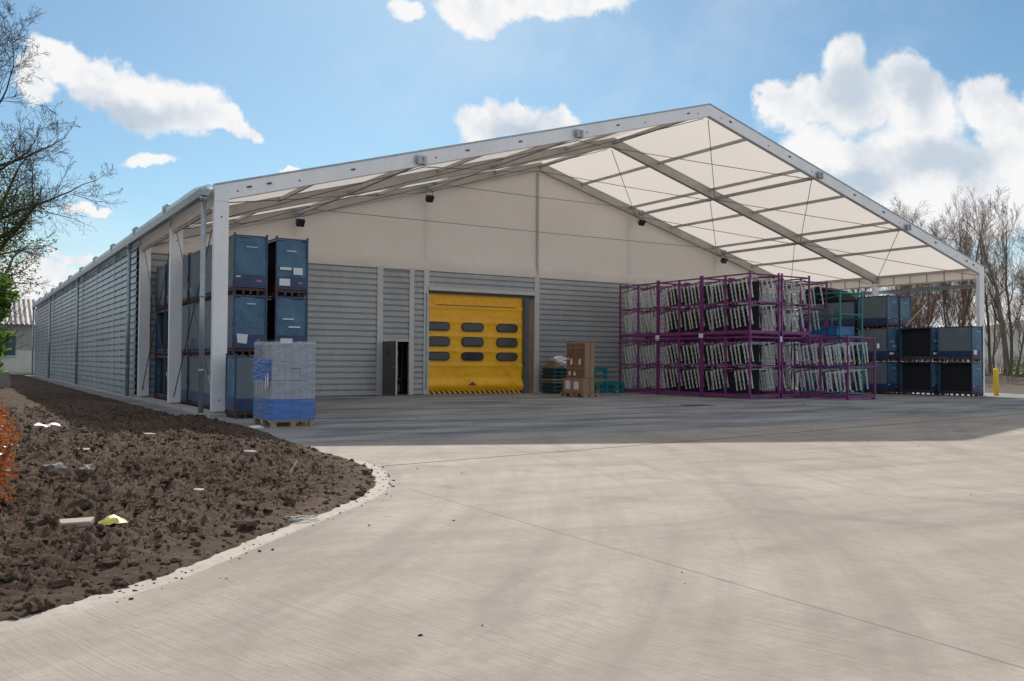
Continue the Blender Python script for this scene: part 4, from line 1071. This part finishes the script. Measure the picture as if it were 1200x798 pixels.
# beech hedge, near left edge
hg = empty('beech_hedge',(-4.55,-10.6,0)); tag(hg,'low beech hedge of dry orange leaves at the left edge','hedge')
mb = MB()
for q in range(6): leaves(mb,(-.10+.04*math.sin(q*2),-1.6+.9*q,.50+.06*math.sin(q)),.36,.62,.48,4200,.034,.2)
for q in range(5): leaves(mb,(.02,-1.6+1.0*q,.16),.26,.5,.20,500,.034,.2)
mb.build('leaves',M['beech'],hg,fix=False)
mb = MB()
for i in range(240):
    y=rnd.uniform(-2,3.4); x=rnd.uniform(-.3,.2); h=rnd.uniform(.4,.9); x-=.1
    mb.tube([(x,y,0),(x+rnd.uniform(-.1,.1),y+rnd.uniform(-.1,.1),h*.5),(x+rnd.uniform(-.2,.25),y+rnd.uniform(-.2,.2),h)],[.008,.006,.002],4,False)
mb.build('stems',M['twig_dark'],hg,fix=False)
# laurel
lb = empty('laurel_bush',(-4.15,6.5,0)); tag(lb,'glossy green laurel bush under the ivy-clad tree at the left edge','bush')
mb = MB()
for q in range(9): leaves(mb,(rnd.uniform(-.5,.15),rnd.uniform(-1,1.2),1.2+.32*q-.5*(q%2)),.6,.8,.5,900,.12,.4,1.9)
mb.build('leaves',M['laurel'],lb,fix=False)
mb = MB()
for q in range(12):
    a=rnd.random()*6.28; mb.tube([(0,0,0),(.2*math.cos(a),.3*math.sin(a),1.2),(.5*math.cos(a),.7*math.sin(a),2.6+rnd.random())],[.05,.035,.01],6)
mb.build('stems',M['twig_dark'],lb,fix=False)

# ------------------------------------------------------------------ trees
def grow(mb, p, d, length, r, level, rng, P, out=None):
    """one limb as a tapering wandering tube, then its side limbs"""
    n = P['seg'][level]; pts=[Vector(p)]; rad=[r]; dd = Vector(d).normalized()
    for i in range(n):
        wob = Vector((rng.gauss(0,1),rng.gauss(0,1),rng.gauss(0,1)))*P['wob'][level]
        dd = (dd + wob + Vector((0,0,P['up'][level]))).normalized()
        pts.append(pts[-1]+dd*length/n); rad.append(max(P['rmin'], r*(1-(i+1)/n*P['taper'][level])))
    mb[min(level,1)].tube(pts, rad, P['k'][level], False, True)
    if out is not None and level <= 2: out.extend(pts)
    if level >= P['levels']: return
    m = P['n'][level]
    for q in range(m):
        t = P['start'][level] + (1-P['start'][level])*(q+rng.random())/m
        f = t*n; i = min(int(f), n-1); pos = pts[i].lerp(pts[i+1], f-i); base = (pts[i+1]-pts[i]).normalized()
        az = rng.random()*2*math.pi; ref = Vector((0,0,1)) if abs(base.z)<.9 else Vector((1,0,0))
        u = base.cross(ref).normalized(); v = base.cross(u); ang = R(rng.uniform(*P['ang'][level]))
        nd = base*math.cos(ang)+(u*math.cos(az)+v*math.sin(az))*math.sin(ang)
        if P.get('bias') and level == 0: nd = (nd+Vector(P['bias'])*rng.uniform(.1,1)).normalized()
        ln = length*rng.uniform(*P['len'][level])*(1-.45*t)
        rr = (rad[i]*(1-(f-i))+rad[i+1]*(f-i))*rng.uniform(*P.get('rr',(.28,.46)))
        grow(mb, pos, nd, ln, rr, level+1, rng, P, out)
def make_tree(seed, H, r, P, name, twig, extra_stems=0):
    rng = random.Random(seed); root = empty(name); mb=[MB(),MB()]; out=[]
    grow(mb,(0,0,-.1),(rng.uniform(-.08,.08),rng.uniform(-.08,.08),1),H,r,0,rng,P,out)
    for s in range(extra_stems):
        a=rng.random()*6.28; grow(mb,(.25*math.cos(a),.25*math.sin(a),-.1),(.22*math.cos(a),.22*math.sin(a),1),H*rng.uniform(.7,.95),r*.7,0,rng,P,out)
    mb[0].build('trunk',M['bark'],root,fix=False); mb[1].build('crown',M[twig],root,fix=False)
    register(root); return root, out
PT1 = dict(levels=3, seg=[10,6,4,3], wob=[.06,.10,.14,.16], up=[.04,.10,.10,.08], taper=[.85,.85,.8,.7], k=[8,5,3,3], n=[20,9,7,0], start=[.18,.12,.1], ang=[(20,50),(22,50),(25,55)], len=[(.26,.46),(.40,.65),(.4,.7)], rmin=.006)
PT2 = dict(PT1, n=[24,8,7,0], ang=[(14,32),(18,40),(20,45)], up=[.05,.16,.14,.10], len=[(.25,.42),(.4,.65),(.45,.75)])
PT3 = dict(PT1, n=[9,6,5,0], start=[.35,.2,.2], wob=[.10,.12,.16,.18])
tp = [make_tree(11,9.6,.13,PT1,'bare_tree','twig',1), make_tree(23,9.8,.11,PT2,'bare_tree','twig_red',2), make_tree(37,9.6,.14,PT1,'bare_tree','twig'), make_tree(41,9.4,.10,PT2,'bare_tree','twig',1), make_tree(59,8.6,.17,PT3,'bare_tree','twig_dark')]
spots = [ # pose in yard coordinates: x, y, proto, scale, spin
 (50.5,21.0,4,1.00,10),(47.2,15.2,0,1.02,100),(49.5,13.2,1,1.0,200),(46.0,11.6,2,1.0,40),(48.8,9.6,3,1.02,300),(45.8,8.2,4,1.05,250),(50.5,7.6,0,1.05,10),(47.5,5.6,2,1.08,130),
 (46.2,18.6,2,.98,20),(51.0,17.6,1,1.04,75),(47.0,23.8,3,.95,160),(53.5,25.0,2,1.0,33),(55.0,20.5,3,1.1,250),(57.5,15.8,1,1.12,150),(56.5,11.4,0,1.1,210),(45.5,27.8,0,.9,90),(52.0,30.0,4,1.0,0),(43.6,21.4,4,.85,340),
 (55.5,6.8,3,1.1,60),(53.0,2.6,1,1.1,270),(48.2,2.0,0,1.1,180),(60.5,22.5,0,1.1,90),(50.0,35.0,1,.95,190),(45.0,33.5,2,.9,300),(61,10,2,1.15,0)]
kinds = {0:'bare grey-brown tree',1:'bare tree with reddish upright twigs',2:'bare tall brown tree',3:'slender multi-stemmed bare tree',4:'crooked sparse bare tree'}
order = sorted(range(len(spots)), key=lambda i: -math.atan2(spots[i][0]+4.7, spots[i][1]+19.9))
used=set(); o_=None; names=['rightmost']+[f'{w} from the right' for w in ('second','third','fourth','fifth','sixth','seventh','eighth','ninth','tenth','eleventh','twelfth','thirteenth','fourteenth','fifteenth','sixteenth','seventeenth','eighteenth','nineteenth','twentieth','twenty-first','twenty-second','twenty-third','twenty-fourth')]+['leftmost']
for rank, i in enumerate(order):
    x,y,pi_,s,spin = spots[i]
    o = tp[pi_][0] if pi_ not in used else copy_tree(tp[pi_][0]); used.add(pi_)
    o.location=(x,y,.3); o.rotation_euler=(0,0,R(spin)); o.scale=(s,s,s)
    tag(o, f'{kinds[pi_]}, {names[rank]} of the trees on the bank', 'tree', 'bare trees along the right bank')
# undergrowth
mb = MB()
for i in range(1800):
    x=rnd.uniform(40,62); y=rnd.uniform(-2,40); h=rnd.uniform(.5,2.2); a,b=rnd.uniform(-.6,.6),rnd.uniform(-.6,.6)
    mb.tube([(x,y,.2),(x+a*.4,y+b*.4,.2+h*.6),(x+a,y+b,.2+h)],[.015,.012,.006],3,False)
tag(mb.build('undergrowth',M['twig'],fix=False),'tangle of bare brown scrub under the trees','scrub',kind='stuff'); 
mb = MB()
for i in range(7): leaves(mb,(rnd.uniform(43,50),rnd.uniform(2,22),rnd.uniform(.6,1.4)),.9,.9,.8,160,.16,.2)
tag(mb.build('brambles',M['laurel'],fix=False),'yellow-green bramble leaves at the foot of the trees','brambles',kind='stuff')

def bank_h(x,y):
    e = sstep(36.5,43,x)*(1-sstep(56,68,x)); return -.04+.62*e*(1+.25*noise.noise(Vector((x*.3,y*.3,0))))+.08*noise.noise(Vector((x*1.1,y*1.1,4)))*e
sheet('soil_bank', 33.5, 70, -30, 70, 0, M['bank'], 90, 150, 'dark leaf-strewn bank under the bare trees', bank_h)
sheet('gravel_yard', 70, 130, -40, 120, .02, M['yard'], label='pale gravel lot glimpsed beyond the trees')

# hills
def hill(name, pts, depth, lab, mat):
    mb = MB(); vs=[]; n=len(pts)
    for (x,y,h) in pts:
        for t in range(7):
            s=t/6; q=math.sin(s*math.pi); d=Vector((x,y,0)); u=d.normalized()
            p=d+u*depth*s; vs.append((p.x,p.y,-1+h*q*(1+.12*noise.noise(Vector((p.x*.02,p.y*.02,s*3))))))
    mb.add(vs,[(i*7+j,(i+1)*7+j,(i+1)*7+j+1,i*7+j+1) for i in range(n-1) for j in range(6)],True)
    tag(mb.build(name,mat,fix=False),lab,kind='structure')
pts=[]
for i in range(60):
    a=R(20+i*1.6); d=420; h=22+9*noise.noise(Vector((i*.12,0,0)))+3.5*noise.noise(Vector((i*.5,3,0)))
    pts.append((d*math.sin(a),d*math.cos(a),h))
hill('hill',pts,260,'low wooded hill on the horizon behind the trees',M['hill'])
pts=[]
for i in range(70):
    a=R(-50+i*1.2); d=520; h=17+6*noise.noise(Vector((i*.15,8,0)))
    pts.append((d*math.sin(a),d*math.cos(a),h))
hill('far_hill',pts,260,'long low hill behind the outbuilding',M['hill'])

# ivy-clad bare tree at the left edge
PI = dict(PT1, rr=(.34,.5), levels=4, n=[17,11,9,5,0], start=[.30,.10,.10,.1], seg=[12,9,6,4,3], ang=[(40,78),(25,55),(25,60),(25,60)], len=[(.30,.48),(.40,.62),(.35,.6),(.35,.6)], up=[.02,.06,.05,.04,.03], wob=[.09,.13,.17,.2,.2], taper=[.85,.85,.8,.8,.7], bias=(.75,-.2,.05), k=[9,6,4,3,3], rmin=.0045)
it, outp = make_tree(5,11.2,.26,PI,'ivy_clad_tree','twig_dark'); it.location=(-4.0,10.2,0); it.scale=(.95,.95,.92); tag(it,'bare spreading tree with ivy up its trunk at the left edge','tree')
mb = MB(); rng=random.Random(3)
for p in outp:
    rr = math.hypot(p.x,p.y)
    dens = .9 if rr < .55 and p.z < 8.4 else (.5 if rr < 1.6 and 3.4 < p.z < 6.6 else 0)
    if rng.random() < dens:
        leaves(mb,(p.x,p.y,p.z),.34,.34,.40,70,.07,.1,1.2)
mb.build('ivy',M['ivy'],it,fix=False)
# small young trees in front of the outbuilding
ys_, _ = make_tree(77,4.6,.05,dict(PT1,n=[10,6,4,0],ang=[(25,55),(25,50),(25,50)],rmin=.006),'sapling','twig_dark')
ys_.location=(-3.3,25.5,0); tag(ys_,'thin bare sapling standing in front of the outbuilding window','tree')
yo=copy_tree(ys_); yo.location=(-4.6,33,0); yo.rotation_euler=(0,0,2.2); yo.scale=(1.1,1.1,1.1); tag(yo,'thin bare sapling behind the laurel bush','tree')
# thin weeds at the bottom of the soil
mb=MB()
for i in range(260):
    x=rnd.uniform(-5.4,-2.9); y=rnd.uniform(18,30); s=rnd.uniform(.04,.12)
    mb.add([(x,y,soil_h(x,y,False)),(x+.02,y,soil_h(x,y,False)),(x+rnd.uniform(-.05,.05),y+.02,soil_h(x,y,False)+s)],[(0,1,2)])
tag(mb.build('grass_tufts',M['grassblade'],fix=False),'sparse grass tufts at the far end of the soil','grass',kind='stuff')

# ------------------------------------------------------------------ world: sky + clouds
SUN = Vector((.60,1.25,1.0)).normalized()
el = math.asin(SUN.z); az = math.atan2(SUN.x, SUN.y)
w = bpy.data.worlds.new('World'); sc.world = w; w.use_nodes = True; nt = w.node_tree
for n in list(nt.nodes): nt.nodes.remove(n)
out = N(nt,'ShaderNodeOutputWorld')
sky = N(nt,'ShaderNodeTexSky', sky_type='NISHITA'); sky.sun_disc=False; sky.sun_elevation=el; sky.sun_rotation=az; sky.air_density=1.0; sky.dust_density=.35; sky.ozone_density=1.6; sky.altitude=50
bg1 = N(nt,'ShaderNodeBackground'); bg1.inputs[1].default_value=.082; nt.links.new(mixc(nt,1.0,sky.outputs[0],(.74,.95,1.0),'MULTIPLY'),bg1.inputs[0])
tc = N(nt,'ShaderNodeTexCoord'); dirv = tc.outputs['Generated']
sp = N(nt,'ShaderNodeSeparateXYZ'); nt.links.new(dirv, sp.inputs[0])
azn = mth(nt,'ARCTAN2', sp.outputs[0], sp.outputs[1]); eln = mth(nt,'ARCSINE', sp.outputs[2])
cmb = N(nt,'ShaderNodeCombineXYZ'); nt.links.new(azn,cmb.inputs[0]); nt.links.new(eln,cmb.inputs[1])
def vn(scale, detail, off):
    m = N(nt,'ShaderNodeMapping'); m.inputs['Location'].default_value=off; nt.links.new(dirv,m.inputs[0])
    n = N(nt,'ShaderNodeTexNoise'); n.inputs['Scale'].default_value=scale; n.inputs['Detail'].default_value=detail; n.inputs['Roughness'].default_value=.6; nt.links.new(m.outputs[0],n.inputs['Vector']); return n
wa = vn(14,7,(0,0,0)); 
sub = N(nt,'ShaderNodeVectorMath',operation='SUBTRACT'); nt.links.new(wa.outputs['Color'],sub.inputs[0]); sub.inputs[1].default_value=(.5,.5,.5)
scl = N(nt,'ShaderNodeVectorMath',operation='SCALE'); nt.links.new(sub.outputs[0],scl.inputs[0]); scl.inputs['Scale'].default_value=.075
wp = N(nt,'ShaderNodeVectorMath',operation='ADD'); nt.links.new(cmb.outputs[0],wp.inputs[0]); nt.links.new(scl.outputs[0],wp.inputs[1])
def field(blobs, src, smooth):
    acc = None
    for (a,e,ra,re) in blobs:
        s_ = N(nt,'ShaderNodeVectorMath',operation='SUBTRACT'); nt.links.new(src,s_.inputs[0]); s_.inputs[1].default_value=(a,e,0)
        m_ = N(nt,'ShaderNodeVectorMath',operation='MULTIPLY'); nt.links.new(s_.outputs[0],m_.inputs[0]); m_.inputs[1].default_value=(1/ra,1/re,0)
        l_ = N(nt,'ShaderNodeVectorMath',operation='LENGTH'); nt.links.new(m_.outputs[0],l_.inputs[0])
        f_ = mth(nt,'SUBTRACT',1.0,l_.outputs['Value'])
        if acc is None: acc = f_
        else:
            q = N(nt,'ShaderNodeMath',operation='SMOOTH_MAX'); nt.links.new(acc,q.inputs[0]); nt.links.new(f_,q.inputs[1]); q.inputs[2].default_value=smooth; acc=q.outputs[0]
    return acc
BL=[(0.085,0.288,0.035,0.022),(0.12,0.277,0.04,0.028),(0.161,0.265,0.05,0.032),(0.199,0.257,0.043,0.025),(0.236,0.245,0.03,0.013),(0.264,0.243,0.014,0.008),(0.062,0.269,0.023,0.02),(0.166,0.206,0.03,0.008),
(0.438,0.375,0.023,0.014),(0.51,0.381,0.05,0.027),(0.573,0.389,0.067,0.023),(0.64,0.392,0.048,0.021),(0.516,0.262,0.03,0.021),(0.559,0.268,0.043,0.024),(0.604,0.257,0.035,0.02),
(0.91,0.307,0.032,0.03),(0.923,0.273,0.051,0.041),(0.867,0.265,0.041,0.03),(0.841,0.28,0.017,0.024),(0.974,0.288,0.03,0.033),(0.988,0.25,0.047,0.041),(1.05,0.261,0.033,0.027),(1.069,0.229,0.035,0.047),
(0.964,0.201,0.093,0.043),(1.042,0.178,0.093,0.049),(0.88,0.212,0.051,0.039),(1.105,0.248,0.034,0.031),(1.004,0.147,0.11,0.043),(0.069,0.084,0.046,0.015),(0.095,0.103,0.024,0.006),(0.106,0.152,0.019,0.008),(0.047,0.062,0.061,0.019),(0.314,0.205,0.012,0.004)]
SH=[(0.925,0.285,0.026,0.026),(0.984,0.274,0.020,0.028),(1.012,0.203,0.05,0.016),(0.554,0.257,0.029,0.012),(0.150,0.252,0.05,0.013),(0.925,0.187,0.045,0.013)]
F1 = field(BL, wp.outputs[0], .18)
nz2 = vn(38,6,(3,1,2)).outputs['Fac']
F1 = mth(nt,'ADD', F1, mth(nt,'MULTIPLY', mth(nt,'SUBTRACT', nz2, .5), .45))
cov1 = N(nt,'ShaderNodeMapRange', interpolation_type='SMOOTHSTEP'); nt.links.new(F1,cov1.inputs[0]); cov1.inputs[1].default_value=-.06; cov1.inputs[2].default_value=.34
# generic unseen cloud outside the placed part, thickened to add fill light on fronts
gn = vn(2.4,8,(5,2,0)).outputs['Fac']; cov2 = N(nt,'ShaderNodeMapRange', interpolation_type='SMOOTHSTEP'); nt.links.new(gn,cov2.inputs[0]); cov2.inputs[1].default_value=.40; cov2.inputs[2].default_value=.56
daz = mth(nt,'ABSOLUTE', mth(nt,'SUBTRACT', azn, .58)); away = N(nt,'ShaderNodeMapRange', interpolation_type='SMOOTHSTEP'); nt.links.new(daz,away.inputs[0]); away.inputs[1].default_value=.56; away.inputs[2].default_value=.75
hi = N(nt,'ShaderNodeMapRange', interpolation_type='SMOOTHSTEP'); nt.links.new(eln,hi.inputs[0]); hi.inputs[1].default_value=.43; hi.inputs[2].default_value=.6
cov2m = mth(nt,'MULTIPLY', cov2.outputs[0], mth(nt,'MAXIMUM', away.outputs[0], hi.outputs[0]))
# thin veils
vl = vn(5,7,(1,7,3)).outputs['Fac']; veil = N(nt,'ShaderNodeMapRange', interpolation_type='SMOOTHSTEP'); nt.links.new(vl,veil.inputs[0]); veil.inputs[1].default_value=.48; veil.inputs[2].default_value=.75; veil.inputs[4].default_value=.18
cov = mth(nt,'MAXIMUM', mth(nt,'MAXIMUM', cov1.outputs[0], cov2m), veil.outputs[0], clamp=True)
lowc = N(nt,'ShaderNodeMapRange', interpolation_type='SMOOTHSTEP'); nt.links.new(mth(nt,'ADD', eln, mth(nt,'MULTIPLY', vn(9,5,(7,0,1)).outputs['Fac'], .12)), lowc.inputs[0]); lowc.inputs[1].default_value=.10; lowc.inputs[2].default_value=.24; lowc.inputs[3].default_value=.9; lowc.inputs[4].default_value=0
rz_ = N(nt,'ShaderNodeMapRange', interpolation_type='SMOOTHSTEP'); nt.links.new(azn, rz_.inputs[0]); rz_.inputs[1].default_value=.5; rz_.inputs[2].default_value=.9; rz_.inputs[3].default_value=.55
cov = mth(nt,'MAXIMUM', cov, mth(nt,'MULTIPLY', lowc.outputs[0], rz_.outputs[0]))
cov = mth(nt,'MULTIPLY', cov, mth(nt,'GREATER_THAN', sp.outputs[2], 0.0))
S1 = field(SH, wp.outputs[0], .3); S1 = mth(nt,'ADD', S1, mth(nt,'MULTIPLY', mth(nt,'SUBTRACT', vn(22,6,(4,4,1)).outputs['Fac'], .5), 1.5)); shd = N(nt,'ShaderNodeMapRange', interpolation_type='SMOOTHSTEP'); nt.links.new(S1,shd.inputs[0]); shd.inputs[1].default_value=-.9; shd.inputs[2].default_value=.75; shd.inputs[4].default_value=.62
body = ramp(nt, vn(16,6,(2,2,9)).outputs['Fac'], [(.28,(.70,.76,.84)),(.52,(1.0,1.0,1.0))])
ccol = mixc(nt, shd.outputs[0], body, (.36,.50,.66))
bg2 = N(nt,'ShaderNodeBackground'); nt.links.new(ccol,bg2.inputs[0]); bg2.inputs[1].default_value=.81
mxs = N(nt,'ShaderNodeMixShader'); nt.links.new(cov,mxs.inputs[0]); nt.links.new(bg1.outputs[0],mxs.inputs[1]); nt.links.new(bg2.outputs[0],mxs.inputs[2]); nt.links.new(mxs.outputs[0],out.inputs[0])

# sun
sd = bpy.data.lights.new('sun','SUN'); sd.energy=4.3; sd.angle=R(.53); sd.color=(1,.94,.86)
so = bpy.data.objects.new('sun',sd); col.objects.link(so); so.rotation_euler = SUN.to_track_quat('Z','Y').to_euler()

# ------------------------------------------------------------------ camera
yaw, pit, roll = .5558, .0229, -.0064
Rv = Vector((math.cos(yaw),-math.sin(yaw),0)); Fh = Vector((math.sin(yaw),math.cos(yaw),0)); Zv = Vector((0,0,1))
Fv = Fh*math.cos(pit)+Zv*math.sin(pit); Uv = -Fh*math.sin(pit)+Zv*math.cos(pit)
Rs = Rv*math.cos(roll)-Uv*math.sin(roll); Us = Rv*math.sin(roll)+Uv*math.cos(roll)
cd = bpy.data.cameras.new('camera'); cam = bpy.data.objects.new('camera',cd); col.objects.link(cam)
m = Matrix(((Rs.x,Us.x,-Fv.x,-4.6754),(Rs.y,Us.y,-Fv.y,-19.8927),(Rs.z,Us.z,-Fv.z,1.2414),(0,0,0,1)))
cam.matrix_world = m; cd.sensor_width=36; cd.lens=1042.3/1200*36; cd.clip_start=.1; cd.clip_end=4000
sc.camera = cam
sc.view_settings.view_transform='Standard'; sc.view_settings.look='None'; sc.view_settings.exposure=.22; sc.view_settings.gamma=1
sc.cycles.max_bounces=10; sc.cycles.diffuse_bounces=5; sc.cycles.transparent_max_bounces=12; sc.cycles.use_denoising=True
